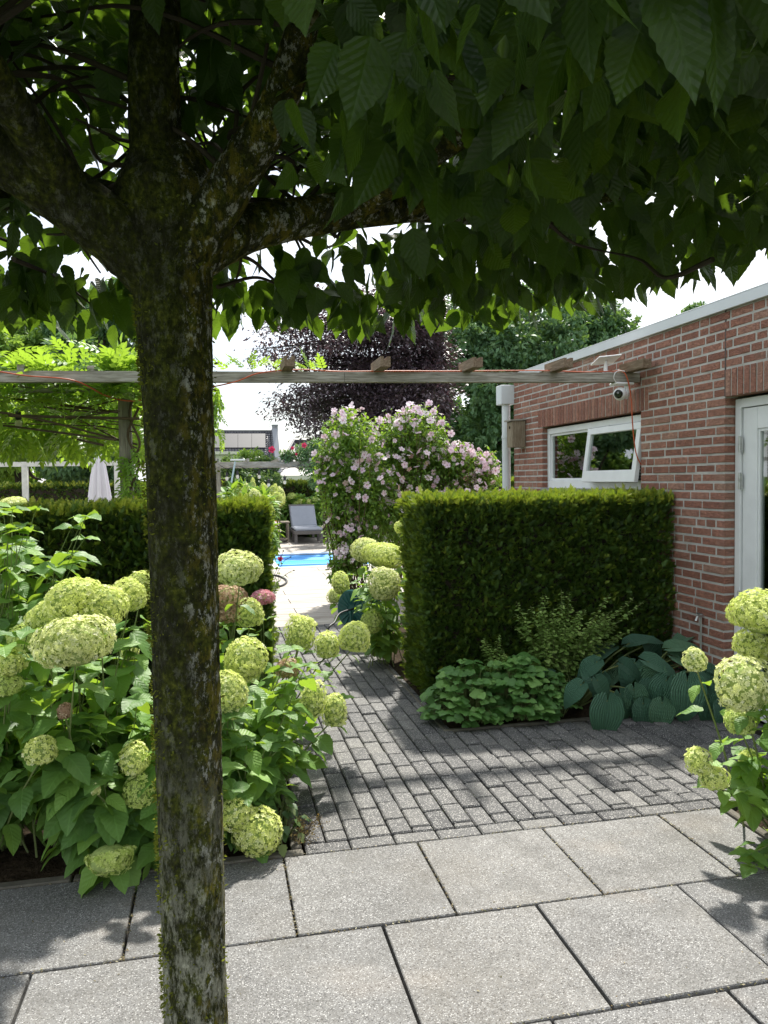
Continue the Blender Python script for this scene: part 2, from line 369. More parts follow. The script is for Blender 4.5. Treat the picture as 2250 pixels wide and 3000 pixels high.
LF_WIS = leaf_tpl(4, pr_ovate(.23), .2, .2)
LF_S = leaf_tpl(3, lambda x: (.02, .26, .02)[int(round(x*2))], .2, .2)
LF_HOSTA = leaf_tpl(14, lambda x: .40*(math.sin(math.pi*min(1, x**.55*.98+.02))**.75), .22, .38, 0, .05, .16)
LF_NEEDLE = (np.array([[-.07, 0, 0], [.07, 0, 0], [.05, 1, .1], [-.05, 1, .1]]), [np.array([[0, 1, 2, 3]])], np.array([[.4, 0], [.6, 0], [.6, 1], [.4, 1]]))
def sprig_tpl():
    V = []; F = []; UV = []
    for k in range(7):
        y = .1+k*.13
        for sgn in (-1, 1):
            a = math.radians(52-k*3); d = np.array([sgn*math.sin(a), math.cos(a), .18+.05*k]); n_ = np.array([math.cos(a), -sgn*math.sin(a), 0])*.055
            b = np.array([0, y, 0]); L = .42*(1-k*.07); i = len(V)
            V += [b-n_, b+n_, b+d*L+n_*.4, b+d*L-n_*.4]; F.append([i, i+1, i+2, i+3]); UV += [[.5, .5]]*4
    return np.array(V), [np.array(F)], np.array(UV)
SPRIG = sprig_tpl()
def compound_tpl(pairs=4):
    V = []; F = []; UV = []; b, f, uv = LF_WIS; 
    def put(p, ang, L, dz):
        c, s_ = math.cos(ang), math.sin(ang); k = len(V)
        W = b*L; W = np.stack([W[:, 0]*c-W[:, 1]*s_, W[:, 0]*s_+W[:, 1]*c, W[:, 2]+dz], 1)+p
        V.extend(W.tolist()); F.extend((f[0]+k).tolist()); UV.extend(uv.tolist())
    for k in range(pairs):
        y = .18+.72*k/pairs
        for sg in (-1, 1): put(np.array([0, y, -.25*y*y]), sg*math.radians(-58+k*5), .36, 0)
    put(np.array([0, .9, -.2]), 0, .38, 0)
    k = len(V); V += [[-.008, 0, 0], [.008, 0, 0], [.006, .9, -.2], [-.006, .9, -.2]]; F.append([k, k+1, k+2, k+3]); UV += [[.5, .5]]*4
    return np.array(V), [np.array(F)], np.array(UV)
LF_COMP = compound_tpl()
def floret_tpl():
    V = [[0, 0, 0]]; F = []; UV = [[.5, .5]]
    for k in range(4):
        a = k*math.pi/2; c, s_ = math.cos(a), math.sin(a); i = len(V)
        for (x, y, z) in ((.42, .30, .16), (.80, .0, .10), (.42, -.30, .16)):
            V.append([x*c-y*s_, x*s_+y*c, z]); UV.append([.5, 1])
        F.append([0, i+2, i+1, i])
    return np.array(V), [np.array(F)], np.array(UV)
FLORET = floret_tpl()
def flower5_tpl(n=5, layers=2):
    V = []; F = []; UV = []
    for l in range(layers):
        for k in range(n):
            a = 2*math.pi*(k+.5*l)/n; c, s_ = math.cos(a), math.sin(a); i = len(V); sc = 1-.4*l
            for (x, y, z, t) in ((.05, 0, 0, 0), (.45, .33, .22, .5), (.95, .42, .25, 1), (1.05, 0, .34, 1), (.95, -.42, .25, 1), (.45, -.33, .22, .5)):
                x *= sc; y *= sc; V.append([x*c-y*s_, x*s_+y*c, z*sc+.1*l]); UV.append([.5, t])
            F += [[i, i+5, i+2, i+1], [i+5, i+4, i+3, i+2]]
    return np.array(V), [np.array(F)], np.array(UV)
FLOWER = flower5_tpl()
# foliage materials
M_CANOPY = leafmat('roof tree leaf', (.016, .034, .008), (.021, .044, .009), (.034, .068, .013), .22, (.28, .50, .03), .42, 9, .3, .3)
M_HYD = leafmat('hydrangea leaf', (.07, .155, .042), (.125, .25, .055), (.21, .37, .07), .34, (.42, .64, .05), .5, 7, .35, .22)
M_YEW = leafmat('yew needles', (.016, .042, .008), (.075, .15, .026), (.42, .46, .05), .3, (.30, .42, .03), .5, 0)
M_STRAW = leafmat('strawberry leaf', (.055, .14, .035), (.11, .25, .06), (.22, .40, .11), .3, (.3, .5, .1), .4, 8, .4, .25)
M_HOSTA = leafmat('hosta leaf', (.065, .165, .105), (.115, .26, .165), (.19, .37, .20), .2, (.15, .3, .1), .42, 0, .4, .2, ribs=7)
M_BALM = leafmat('balm leaf', (.17, .28, .07), (.26, .40, .11), (.38, .52, .16), .35, (.35, .5, .1), .55, 0)
M_WIS = leafmat('wisteria leaf', (.07, .16, .025), (.14, .28, .04), (.28, .45, .06), .42, (.42, .64, .05), .45, 0)
M_BEECH = leafmat('copper beech leaf', (.05, .036, .045), (.095, .07, .082), (.21, .165, .19), .2, (.14, .06, .08), .35, 0, .5)
M_MAPLE = leafmat('field maple leaf', (.06, .125, .06), (.11, .215, .10), (.22, .35, .16), .3, (.22, .36, .06), .5, 0)
M_GUM = leafmat('sweetgum leaf', (.08, .16, .035), (.15, .27, .05), (.28, .42, .07), .4, (.4, .6, .08), .5, 0)
M_LAUR = leafmat('shrub leaf', (.04, .09, .035), (.07, .14, .05), (.16, .24, .09), .3, (.3, .45, .1), .4, 0)
M_HIBL = leafmat('rose of sharon leaf', (.06, .135, .028), (.105, .21, .042), (.20, .33, .06), .4, (.33, .52, .04), .45, 5, .35, .2)
M_IVY = leafmat('ivy leaf', (.04, .09, .03), (.08, .15, .05), (.22, .26, .10), .25, (.3, .45, .1), .4, 0)
def mat_petal(name, a, b, c, tcol, trans=.3, eye=None):
    m = N(name); col = m.ramp(m.rnd(), [(0, a), (.55, b), (1, c)])
    if eye:
        sp = m.n('SeparateXYZ', {0: m.n('UVMap').outputs[0]}); col = m.mix(m.ramp(sp.outputs[1], [(.1, 1.0), (.5, 0.0)]), col, eye)
    m.P(color=col, rough=.6, spec=.2); tr = m.n('BsdfTranslucent', {0: tcol}); ms = m.n('MixShader', {0: trans, 1: m.p, 2: tr}); m.t.links.new(ms.outputs[0], m.out.inputs[0]); return m.m
P_LIME = mat_petal('lime cream florets', (.52, .60, .13), (.76, .80, .28), (.94, .94, .62), (.70, .80, .25))
P_GREEN = mat_petal('green florets', (.42, .54, .12), (.62, .72, .22), (.80, .84, .40), (.6, .72, .2))
P_CREAM = mat_petal('cream white florets', (.60, .66, .22), (.82, .84, .42), (.95, .95, .72), (.72, .78, .32))
P_TAN = mat_petal('fading tan pink florets', (.22, .13, .05), (.60, .40, .28), (.82, .72, .48), (.5, .35, .2))
P_PINK = mat_petal('pink florets', (.50, .14, .20), (.74, .34, .40), (.88, .62, .64), (.6, .3, .3))
P_HIB = mat_petal('pale lilac pink petals', (.72, .58, .68), (.86, .74, .80), (.94, .87, .89), (.65, .5, .6), .3, (.62, .25, .38))
P_HIBW = mat_petal('wilting pink petals', (.52, .32, .30), (.60, .42, .40), (.66, .52, .44), (.6, .4, .4), .3)
P_RED = mat_petal('crimson petals', (.42, .02, .06), (.5, .03, .10), (.55, .05, .14), (.6, .05, .1), .2)
CORE_H = flat('flower head gap shade', (.28, .36, .11), .8, .2, .3, 60, 0)  # darker green core colour, paints the shade in the gaps between florets

# ============================================================ ground and paving
g = G(); nx = 60
xs = np.concatenate([[-400, -150], np.linspace(-60, 60, 40), [150, 400]]); ys = np.concatenate([[-200, -60], np.linspace(-20, 120, 50), [260, 600]])
V = [[x, y, -.06] for y in ys for x in xs]; F = [[j*len(xs)+i, j*len(xs)+i+1, (j+1)*len(xs)+i+1, (j+1)*len(xs)+i] for j in range(len(ys)-1) for i in range(len(xs)-1)]
g.add(V, F); tag(g.build('ground', LAWN), kind='structure')
TW, TX0, TY0, TXB = .588, .247, 2.67, .553                 # slab size and joint origins
g = G()
def slab_row(y0, x0, xmin, xmax):
    k0 = math.floor((xmin-x0)/TW)-1
    for k in range(k0, 40):
        a, b = x0+k*TW, x0+(k+1)*TW
        a, b = max(a, xmin), min(b, xmax)
        if b-a < .05: continue
        dz = rng.normal()*.0015; e = rng.uniform(.0035, .0065, 4)
        g.box((a+e[0], y0+e[1], -.045), (b-e[2], y0+TW-e[3], dz), r=rng.random(), bev=.0035, rot=rotz(rng.normal()*.0012))
slab_row(TY0, TX0, -4, 2.33)
slab_row(TY0-TW, TXB, -4, 2.33); slab_row(TY0-2*TW, TX0+.1, -4, 2.33)
for k in range(3, 8): slab_row(TY0-k*TW, TXB if k % 2 else TX0, -4, 2.33)
tag(g.build('terrace_paving', SLAB), kind='structure')
g = G()
BY0 = 3.263
def paver(a, b, c, d):
    e = .0034; dz = -.004+rng.normal()*.0022; rx = rotx(rng.normal()*.006) @ roty(rng.normal()*.008) @ rotz(rng.normal()*.006)
    g.box((a+e, c+e*1.25, -.045), (b-e, d-e*1.25, dz), r=min(1, max(0, .5+.24*rng.normal())), bev=.0065, rot=rx)
x = .345
while x < 3.3: paver(x, min(x+.2, 3.3), BY0, BY0+.1); x += .2
bw, bl = .1, .2
for i in range(40):
    a = .345+i*bw
    if a+bw > 3.31: break
    y = BY0+.1; ymax = 8.55 if a < 1.38 else 4.66
    y_first = [.2, .1][i % 2]+rng.choice([-.05, 0, 0, 0])
    L = y_first
    while y < ymax-.01:
        paver(a, a+bw, y, min(y+L, ymax)); y += L; L = bl if rng.random() < .985 else .1
tag(g.build('block_paving', PAVER), kind='structure')
g = G(); 
for (a, b) in (((-4, .3, -.056), (4.2, 8.6, -.036)),): g.box(a, b)
tag(g.build('joint_sand', flat('dark joint grit', (.02, .018, .015), 1, .1, .3, 60, .3)), kind='structure')
# raised soil of the beds
def bedmesh(x0, x1, y0, y1, z=.0, amp=.015, name='soil_bed'):
    g = G(); nx_, ny_ = 30, 40; X = np.linspace(x0, x1, nx_); Y = np.linspace(y0, y1, ny_)
    V = [[x_, y_, z+amp*rng.normal()-(.03 if i in (0, nx_-1) or j in (0, ny_-1) else 0)] for j, y_ in enumerate(Y) for i, x_ in enumerate(X)]
    F = [[j*nx_+i, j*nx_+i+1, (j+1)*nx_+i+1, (j+1)*nx_+i] for j in range(ny_-1) for i in range(nx_-1)]
    g.add(V, F); return tag(g.build(name, SOIL, smooth=True), kind='structure')
bedmesh(-3.5, .285, 3.32, 8.5); bedmesh(1.41, 3.3, 4.70, 8.4); bedmesh(2.385, 4.2, 1.0, 3.25); bedmesh(.285, .335, 3.4, 8.5, -.01, .006)
# kerbs
k = G(); x = -3.6
while x < .32: k.box((x+.004, 3.262, -.05), (min(x+.996, .335), 3.312, .004+rng.normal()*.002), r=rng.random(), bev=.006); x += 1.0
tag(k.build('bed_edging_slab', GRAVELK), 'narrow concrete edging strip in front of the left hydrangea bed', 'edging')
k = G(); y = 3.33
while y < 8.4: k.box((.288, y+.004, -.05), (.334, y+.996, .0+rng.normal()*.002), r=rng.random(), bev=.006); y += 1.0
tag(k.build('bed_edging_slab', GRAVELK), 'concrete edging between left hydrangea bed and the grey block path', 'edging')
k = G(); k.box((1.383, 4.67, -.05), (3.28, 4.705, .004), bev=.006); k.box((1.383, 4.71, -.05), (1.41, 8.4, .0), bev=.006)
tag(k.build('bed_edging_slab', GRAVELK), 'concrete edging along the strawberry and hosta bed', 'edging')
k = G(); k.box((2.34, .5, -.05), (2.38, 3.25, .006), bev=.006)
tag(k.build('bed_edging_slab', GRAVELK), 'concrete edging along the right foreground bed', 'edging')

# pool terrace: pale timber-look tiles in three planks each
PX0, PX1, PY0, PY1 = .95, 7.2, 14.25, 17.2
def inpool(a, b, c, d): return a < PX1 and b > PX0 and c < PY1 and d > PY0
g = G(); y = 8.56; row = 0
while y < 24:
    x = -9+(.85 if row % 2 else 0)+.33
    dy = .4
    while x < 12:
        a, b, c, d = x, x+1.2, y, y+dy
        if inpool(a, b, c, d):
            for (aa, bb, cc, dd) in ((a, min(b, PX0), c, d), (max(a, PX1), b, c, d), (max(a, PX0), min(b, PX1), c, min(d, PY0)), (max(a, PX0), min(b, PX1), max(c, PY1), d)):
                if bb-aa > .03 and dd-cc > .03: g.box((aa+.003, cc+.003, -.05), (bb-.003, dd-.003, -.012), r=rng.random())
        else: g.box((a+.005, c+.005, -.05), (b-.005, d-.005, -.012), r=rng.random())
        x += 1.2
    y += dy; row += 1
tag(g.build('pool_terrace', DECK), kind='structure')
g = G(); g.box((-9, 8.56, -.058), (12, PY0-.02, -.03)); g.box((-9, PY1+.02, -.058), (12, 24, -.03)); tag(g.build('terrace_subbase', SOIL), kind='structure')

# ---- pool
mW = N('pool water'); mW.P(color=(.0, .22, .62), rough=.25, spec=.25, normal=mW.bump(mW.noise(3, mW.pos(), 3), .08, .01)); mW = mW.m
mC = N('light blue pool liner'); mC.P(color=(.02, .40, .78), rough=.6, spec=.2); mC = mC.m
mC2 = N('mid blue pool wall'); mC2.P(color=(.09, .33, .74), rough=.6, spec=.2); mC2 = mC2.m
mC3 = N('deep blue cover'); mC3.P(color=(.0, .18, .62), rough=.5, spec=.25); mC3 = mC3.m
pool = thing('swimming_pool', 'rectangular blue swimming pool set in the pale terrace', 'swimming pool', (3.5, 15.7, -.1))
g = G(); e = .16
g.box((PX0, PY0, -.05), (PX1, PY0+e, .0)); g.box((PX0, PY1-e, -.05), (PX1, PY1, .0)); g.box((PX0, PY0+e, -.05), (PX0+e, PY1-e, .0)); g.box((PX1-e, PY0+e, -.05), (PX1, PY1-e, .0))
g.build('coping', flat('white coping', (.72, .74, .74), .5, .4, .05, 5, .05), pool)
g = G(); a, b, c, d = PX0+e, PX1-e, PY0+e, PY1-e
g.add([[a, c, -.03], [b, c, -.03], [b, c, -1.3], [a, c, -1.3], [a, d, -.03], [b, d, -.03], [b, d, -1.3], [a, d, -1.3]], [[0, 1, 2, 3], [4, 7, 6, 5], [0, 3, 7, 4], [1, 5, 6, 2], [3, 2, 6, 7]])
g.build('basin', mC2, pool)
g = G(); g.add([[a, c, -.055], [b, c, -.055], [b, c+.72, -.055], [a, c+.72, -.055]], [[0, 1, 2, 3]]); g.build('water', mC3, pool)
g = G(); g.add([[a, c+.74, -.05], [b, c+.74, -.05], [b, c+1.45, -.05], [a, c+1.45, -.05]], [[0, 1, 2, 3]]); g.build('shallow_step', mC, pool)
g = G(); g.add([[a, c+1.47, -.045], [b, c+1.47, -.045], [b, d, -.045], [a, d, -.045]], [[0, 1, 2, 3]]); g.build('shallow_water', mC2, pool)
g = G(); g.box((a, c+.70, -.06), (b, c+.74, -.035)); g.build('step_edge', flat('pale blue edge', (.35, .65, .85), .5, .3, .03, 4, 0), pool)

# ============================================================ brick building
XW = 3.3; YF = 8.28; YN = .4; ZT = 2.69; WY0, WY1, WZ0, ZL = 5.60, 7.50, 1.49, 2.114; DY0, DY1 = 3.62, 4.56
house = thing('brick_extension', 'single storey red brick building with flat roof on the right', 'building', (4.5, 5, 0))
CH = .0625; rows = int(math.ceil(ZT/CH)); bz0 = ZL-CH*round(ZL/CH)
g = G()
def blocked(y0, y1, z0, z1):
    if z0 >= ZL-.001 and z1 <= ZL+.215:
        pass
    return None
openings = [(WY0, WY1, WZ0, ZL), (DY0, DY1, -.1, ZL)]
soldier = [(WY0-.11, WY1+.11, ZL, ZL+.1875), (DY0-.1, DY1+.0, ZL, ZL+.1875)]
voids = openings+soldier
def brick(y0, y1, z0, z1, dx=0, depth=.10, r=None):
    if y1-y0 < .02: return
    dx += rng.normal()*.0012
    g.box((XW+dx, y0, z0), (XW+depth, y1, z1), r=rng.random() if r is None else r, bev=.003)
for k in range(rows+2):
    z0 = bz0+k*CH+.0075; z1 = z0+CH-.015
    if z0 > ZT-.01: break
    z1 = min(z1, ZT)
    spans = [(YN, YF)]
    for (a, b, c, d) in voids:
        if z0 < d-.003 and z1 > c+.003:
            ns = []
            for (p, q) in spans:
                if b <= p or a >= q: ns.append((p, q))
                else:
                    if a > p: ns.append((p, a))
                    if b < q: ns.append((b, q))
            spans = ns
    # wild bond joints
    y = YF+rng.uniform(0, .2); joints = []
    while y > YN-.3:
        joints.append(y); y -= .22 if rng.random() < .72 else .11
    for (p, q) in spans:
        J = [q]+[j for j in joints if p+.055 < j < q-.055]+[p]
        for (u_, v_) in zip(J[:-1], J[1:]): brick(v_+(.0075 if v_ != p else 0), u_-(.0075 if u_ != q else 0), z0, z1)
for (a, b, c, d) in soldier:
    n = int(round((b-a)/.0615)); w_ = (b-a)/n
    for i in range(n): brick(a+i*w_+.006, a+(i+1)*w_-.006, c+.001, d-.008, dx=-.0025)
# far return wall, headers to the north
for k in range(rows):
    z0 = bz0+k*CH+.006; z1 = min(z0+CH-.012, ZT)
    if z0 > ZT-.01: break
    x = XW+.1+(.11 if k % 2 else 0)
    while x < 9: g.box((x+.005, YF-.1, z0), (min(x+.215, 9), YF, z1), r=rng.random()); x += .22
g.build('brickwork', BRICK, house)
g = G(); mx0, mx1 = XW+.0035, XW+.098
cuts = sorted(set([YN+.002, DY0, DY1, WY0, WY1, YF-.004]))
for (p, q) in zip(cuts[:-1], cuts[1:]):
    if (p, q) not in ((DY0, DY1), (WY0, WY1)):
        p += .003*(p in (DY1, WY1)); q -= .003*(q in (DY0, WY0))
    if (p, q) == (DY0, DY1): g.box((mx0, p, ZL+.002), (mx1, q, ZT-.004))
    elif (p, q) == (WY0, WY1): g.box((mx0, p, -.05), (mx1, q, WZ0-.004)); g.box((mx0, p, ZL+.002), (mx1, q, ZT-.004))
    else: g.box((mx0, p, -.05), (mx1, q, ZT-.004))
g.box((XW+.1, YF-.09, -.05), (9, YF-.006, ZT-.004))
g.build('mortar', MORTAR, house)
g = G(); g.box((XW+.004, DY1-.006, ZL+.003), (XW-.0012, DY1+.004, ZT-.002)); g.build('expansion_joint', flat('joint sealant', (.10, .085, .08), .8, .2, .1, 30, 0), house)
# inner shell so that the windows look into rooms
g = G(); IX = XW+.28
g.box((mx1+.002, YN, -.05), (IX, DY0-.001, ZT-.01)); g.box((mx1+.002, DY1+.001, -.05), (IX, WY0-.001, ZT-.01)); g.box((mx1+.002, WY1+.001, -.05), (IX, YF-.11, ZT-.01))
g.box((mx1+.002, DY0, ZL+.03), (IX, DY1, ZT-.01)); g.box((mx1+.002, WY0, ZL+.03), (IX, WY1, ZT-.01)); g.box((mx1+.002, WY0, -.05), (IX, WY1, WZ0-.02))
g.box((IX+.001, YN, -.05), (9, YF-.11, .02)); g.box((8.9, YN, .021), (9, YF-.11, ZT-.01)); g.box((IX+.001, YN-.1, .021), (8.899, YN-.001, ZT-.01)); g.box((IX+.001, YF-.2, .021), (8.899, YF-.111, ZT-.01))
g.box((IX+.001, 5.0, .021), (8.899, 5.08, ZT-.011))
g.build('inner_wall', flat('painted inner wall', (.28, .28, .26), .9, .2, .05, 3, 0), house)
g = G(); g.box((XW+.03, YN-.2, ZT+.003), (9.05, YF-.02, ZT+.06)); g.build('roof', flat('roofing felt', (.08, .08, .085), .9, .2, .2, 5, .3), house)
g = G(); g.box((XW-.028, YN-.2, ZT-.012), (XW-.006, YF+.03, ZT+.058)); g.box((XW-.028, YN-.2, ZT+.0585), (XW+.09, YF+.03, ZT+.068)); g.box((XW-.006, YF+.004, ZT-.012), (9.05, YF+.03, ZT+.058))
g.build('roof_edge_trim', ZINC, house, bevel=.003)
# window
win = thing('window', None, None); win.parent = house; win.name = 'window'
def wbuild(gg, name, mat, par=None, **k): return gg.build(name, mat, par or win, **k)
fx0, fx1 = XW+.055, XW+.125; MU = at(1276, 960, 1)      # mullion position from its bearing
def onx(u, X):
    uu = u*2250/1659; d = FWD+RGT*(uu-1125)/F_PX; t = X/d[0]; return d[1]*t
YM = onx(1272, fx0); fw = .055
g = G(); g.box((fx0, WY0+.004, WZ0), (fx1, WY1-.004, WZ0+.075)); g.box((fx0, WY0+.004, ZL-.075), (fx1, WY1-.004, ZL-.018))
g.box((fx0, WY1-.004-fw, WZ0+.0751), (fx1, WY1-.004, ZL-.0751)); g.box((fx0, WY0+.004, WZ0+.0751), (fx1, WY0+.004+fw, ZL-.0751)); g.box((fx0, YM-.025, WZ0+.0751), (fx1, YM+.025, ZL-.0751))
ib = fx0+.02
wbuild(g, 'window_frame', WPAINT, bevel=.003)
g = G(); s0, s1, t0, t1 = YM+.026, WY1-fw-.005, WZ0+.076, ZL-.076; q = .022; xx = fx0+.018
g.box((xx, s0, t0), (xx+.03, s1, t0+q)); g.box((xx, s0, t1-q), (xx+.03, s1, t1)); g.box((xx, s0, t0+q), (xx+.03, s0+q, t1-q)); g.box((xx, s1-q, t0+q), (xx+.03, s1, t1-q)); wbuild(g, 'glazing_bead', WPAINT, bevel=.002)
g = G(); g.box((xx+.012, s0+.01, t0+.01), (xx+.016, s1-.01, t1-.01)); wbuild(g, 'pane', GLASS)
# tilted top hung sash
Rs = roty(-math.radians(-8)); 
sash = bpy.data.objects.new('sash', None); COL.objects.link(sash); sash.parent = win
piv = (fx0+.0, 0, ZL-.08)
a0, a1 = WY0+.03, YM-.045; z0, z1 = WZ0+.055, ZL-.085; sx0, sx1 = fx0-.030, fx0+.008; q = .062
def sb(gg, A, B): gg.box(A, B, rot=Rs, piv=piv)
g = G(); sb(g, (sx0, a0, z0), (sx1, a1, z0+.10)); sb(g, (sx0, a0, z1-.055), (sx1, a1, z1)); sb(g, (sx0, a0, z0+.1001), (sx1, a0+q, z1-.0551)); sb(g, (sx0, a1-q, z0+.1001), (sx1, a1, z1-.0551))
g.build('sash_frame', WPAINT, sash, bevel=.003)
g = G(); sb(g, (sx0+.018, a0+q-.01, z0+.09), (sx0+.022, a1-q+.01, z1-.045)); g.build('pane', GLASS, sash)
g = G(); g.box((XW-.025, WY0-.0, WZ0-.045), (fx1, WY1+.0, WZ0-.006), rot=roty(.06)); wbuild(g, 'window_sill', flat('grey stone sill', (.22, .22, .22), .7, .3, .15, 12, .2), bevel=.004)
g = G(); 
for i in range(17):
    zz = WZ0+.09+i*.027; g.box((XW+.15, WY0+.03, zz), (XW+.174, WY1-.03, zz+.0015), rot=roty(.55))
for y_ in (WY0+.4, YM, WY1-.4): g.box((XW+.16, y_, WZ0+.07), (XW+.1625, y_+.004, ZL-.05))
wbuild(g, 'venetian_blind', flat('grey blind slats', (.62, .65, .64), .5, .4, .03, 3, 0))
g = G(); g.box((fx0-.012, YM-.4, ZL-.083), (fx0-.004, YM-.33, ZL-.073)); g.box((fx0-.012, WY0+.12, ZL-.083), (fx0-.004, WY0+.2, ZL-.073)); g.box((fx0-.008, WY0+.1, ZL-.0815), (fx0-.004, YM-.1, ZL-.0765)); wbuild(g, 'sash_stay', STEEL)
# door
door = thing('door', None, None); door.parent = house; del_ = 0
dx0 = XW+.075
g = G(); g.box((dx0, DY1-.06, -.02), (dx0+.07, DY1-.004, ZL-.016)); g.box((dx0, DY0+.004, -.02), (dx0+.07, DY0+.06, ZL-.016)); g.box((dx0, DY0+.0601, ZL-.075), (dx0+.07, DY1-.0601, ZL-.016)); g.build('door_frame', WPAINT, door, bevel=.003)
lx = dx0+.012; ya, yb_ = DY0+.064, DY1-.068; st = .135
g = G(); g.box((lx, yb_-st, .02), (lx+.05, yb_, ZL-.08)); g.box((lx, ya, .02), (lx+.05, ya+st, ZL-.08)); g.box((lx, ya+st+.0005, ZL-.08-.14), (lx+.05, yb_-st-.0005, ZL-.08)); g.box((lx, ya+st+.0005, .02), (lx+.05, yb_-st-.0005, .24)); g.build('door_leaf', WPAINT, door, bevel=.004)
g = G(); i0, i1, j0, j1 = ya+st, yb_-st, .24, ZL-.22; q = .018
g.box((lx+.008, i1-q, j0), (lx+.04, i1-.0006, j1)); g.box((lx+.008, i0+.0006, j0), (lx+.04, i0+q, j1)); g.box((lx+.008, i0+q, j1-q), (lx+.04, i1-q, j1-.0006)); g.box((lx+.008, i0+q, j0), (lx+.04, i1-q, j0+q)); g.build('glazing_bead', WPAINT, door, bevel=.002)
g = G(); g.box((lx+.022, i0+.01, j0+.01), (lx+.027, i1-.01, j1-.01)); g.build('pane', GLASS, door)
for hz in (1.80, 1.56, .78):
    g = G(); g.tube([(dx0-.010, DY1-.064, hz-.055), (dx0-.010, DY1-.064, hz-.003)], .008, 10); g.tube([(dx0-.010, DY1-.064, hz+.001), (dx0-.010, DY1-.064, hz+.055)], .008, 10); g.box((dx0-.006, DY1-.085, hz-.05), (dx0-.001, DY1-.045, hz+.05)); g.build('hinge', STEEL, door)
g = G(); g.box((dx0+.0, DY0+.0, -.045), (dx0+.07, DY1, -.021)); g.build('door_sill', flat('grey stone threshold', (.2, .2, .2), .7, .3, .15, 12, .2), door)
g = G()
for i in range(12):      # curtain folds seen dimly behind the door glass
    y_ = i1-.03-i*.018; g.tube([(XW+.27, y_, .1), (XW+.27, y_, 1.95)], .011, 6)
g.build('curtain', flat('grey curtain', (.35, .36, .36), .9, .1, .05, 3, 0), door)
# drainpipe
dp = thing('drainpipe', 'white plastic drainpipe with square hopper at the far wall corner', 'drainpipe', (3.22, 8.42, 0))
px_, py_ = 3.23, YF+.055
g = G(); g.tube([(px_, py_, 0), (px_, py_, 2.43)], .047, 20); g.build('pipe', PVC, dp, smooth=False)
g = G(); g.box((px_-.085, py_-.075, 2.425), (px_+.085, py_+.09, 2.64)); g.build('hopper', PVC, dp, bevel=.006)
for z_ in (2.06, 1.1):
    g = G(); g.tube([(px_, py_, z_-.016), (px_, py_, z_+.016)], .052, 20); g.tube([(px_-.02, py_-.05, z_), (XW+.01, YF-.04, z_)], .006, 8); g.build('bracket', PVC, dp)
# nest box
NB = flat('old nest box wood', (.27, .23, .17), .85, .2, .3, 40, .3)
nb = thing('nest_box', 'weathered wooden nest box hung on the brick wall by the drainpipe', 'nest box', (XW-.06, 7.98, 2.0))
y0, y1, z0, z1 = 7.93, 8.09, 1.93, 2.215
g = G(); g.box((XW-.155, y0, z0), (XW-.004, y0+.018, z1+.0), bev=.002); g.box((XW-.155, y1-.018, z0), (XW-.004, y1, z1), bev=.002); g.box((XW-.155, y0+.018, z0), (XW-.137, y1-.018, z1-.01)); g.box((XW-.022, y0+.018, z0), (XW-.004, y1-.018, z1)); g.box((XW-.137, y0+.018, z0), (XW-.022, y1-.018, z0+.018)); g.build('box', mat_wood('nest box side', (.15, .11, .07), (.25, .21, .15), (.34, .29, .22), (30, 30, 3), .15), nb)
g = G(); g.box((XW-.18, y0-.015, z1+.001), (XW-.003, y1+.02, z1+.018), rot=roty(-.06)); g.build('lid', WOOD, nb)
g = G(); g.tube([(XW-.1565, (y0+y1)/2, z1-.07), (XW-.153, (y0+y1)/2, z1-.07)], .016, 16); g.build('entrance_hole', flat('hole shadow', (.01, .008, .006), 1, 0, .1, 5, 0), nb)
# garden tap
tp = thing('garden_tap', 'small metal garden tap low on the brick wall beside the door', 'tap', (XW, 4.75, .5))
a = at(1473, 1353, 4.75); zz = .62
g = G(); g.tube([(XW-.02, 4.78, .2), (XW-.02, 4.78, zz)], .007, 8); g.tube([(XW+.01, 4.78, zz), (XW-.05, 4.78, zz), (XW-.06, 4.78, zz-.03)], .009, 8); g.build('pipe', STEEL, tp)
g = G(); g.tube([(XW-.03, 4.75, zz+.018), (XW-.03, 4.81, zz+.018)], .005, 6); g.build('handle', STEEL, tp)

# ============================================================ pergola with beam, stubs, cable, camera
perg = thing('pergola', 'weathered timber pergola beam running from the left to the brick wall', 'pergola', (-.5, 5.64, 0))
def beamz(x): return 2.352+(x+1.39)*.0135
g = G(); BX = [(-3.2, .93), (.933, 3.292)]
for (a, b) in BX:
    V = []; 
    n = 14
    for i in range(n):
        x = a+(b-a)*i/(n-1); zt = beamz(x); V += [[x, 5.60, zt-.073], [x, 5.672, zt-.073], [x, 5.672, zt], [x, 5.60, zt]]
    F = [[i*4+j, i*4+(j+1) % 4, (i+1)*4+(j+1) % 4, (i+1)*4+j] for i in range(n-1) for j in range(4)]+[[0, 1, 2, 3], [(n-1)*4+j for j in (3, 2, 1, 0)]]
    g.add(V, F)
g.box((.90, 5.5985, beamz(.93)-.04), (.96, 5.5995, beamz(.93)-.0385)); g.build('beam', WOOD, perg)
for (x) in (.51, 1.18, 1.86, 2.56, 3.2):
    g = G(); z = beamz(x)+.002; w2 = .036; y0, y1 = 5.34, 5.69
    for (p, q, c, d) in ((x-w2, x-.014, z, z+.07), (x+.014, x+w2, z, z+.07), (x-.014, x+.014, z, z+.045)): g.box((p, y0, c), (q, y1, d))
    g.build('rafter_end', mat_wood('rafter', (.12, .08, .05), (.22, .16, .11), (.32, .26, .18), (30, 3, 30), .2) if x == .51 else bpy.data.materials['rafter'], perg)
g = G(); g.box((-.70, 6.1, -.02), (-.61, 6.19, 2.27), bev=.004); g.build('post', WOODV, perg)
g = G(); g.box((-3.2, 6.09, 2.271), (-.25, 6.2, 2.34), bev=.004); g.build('rear_beam', WOOD, perg)
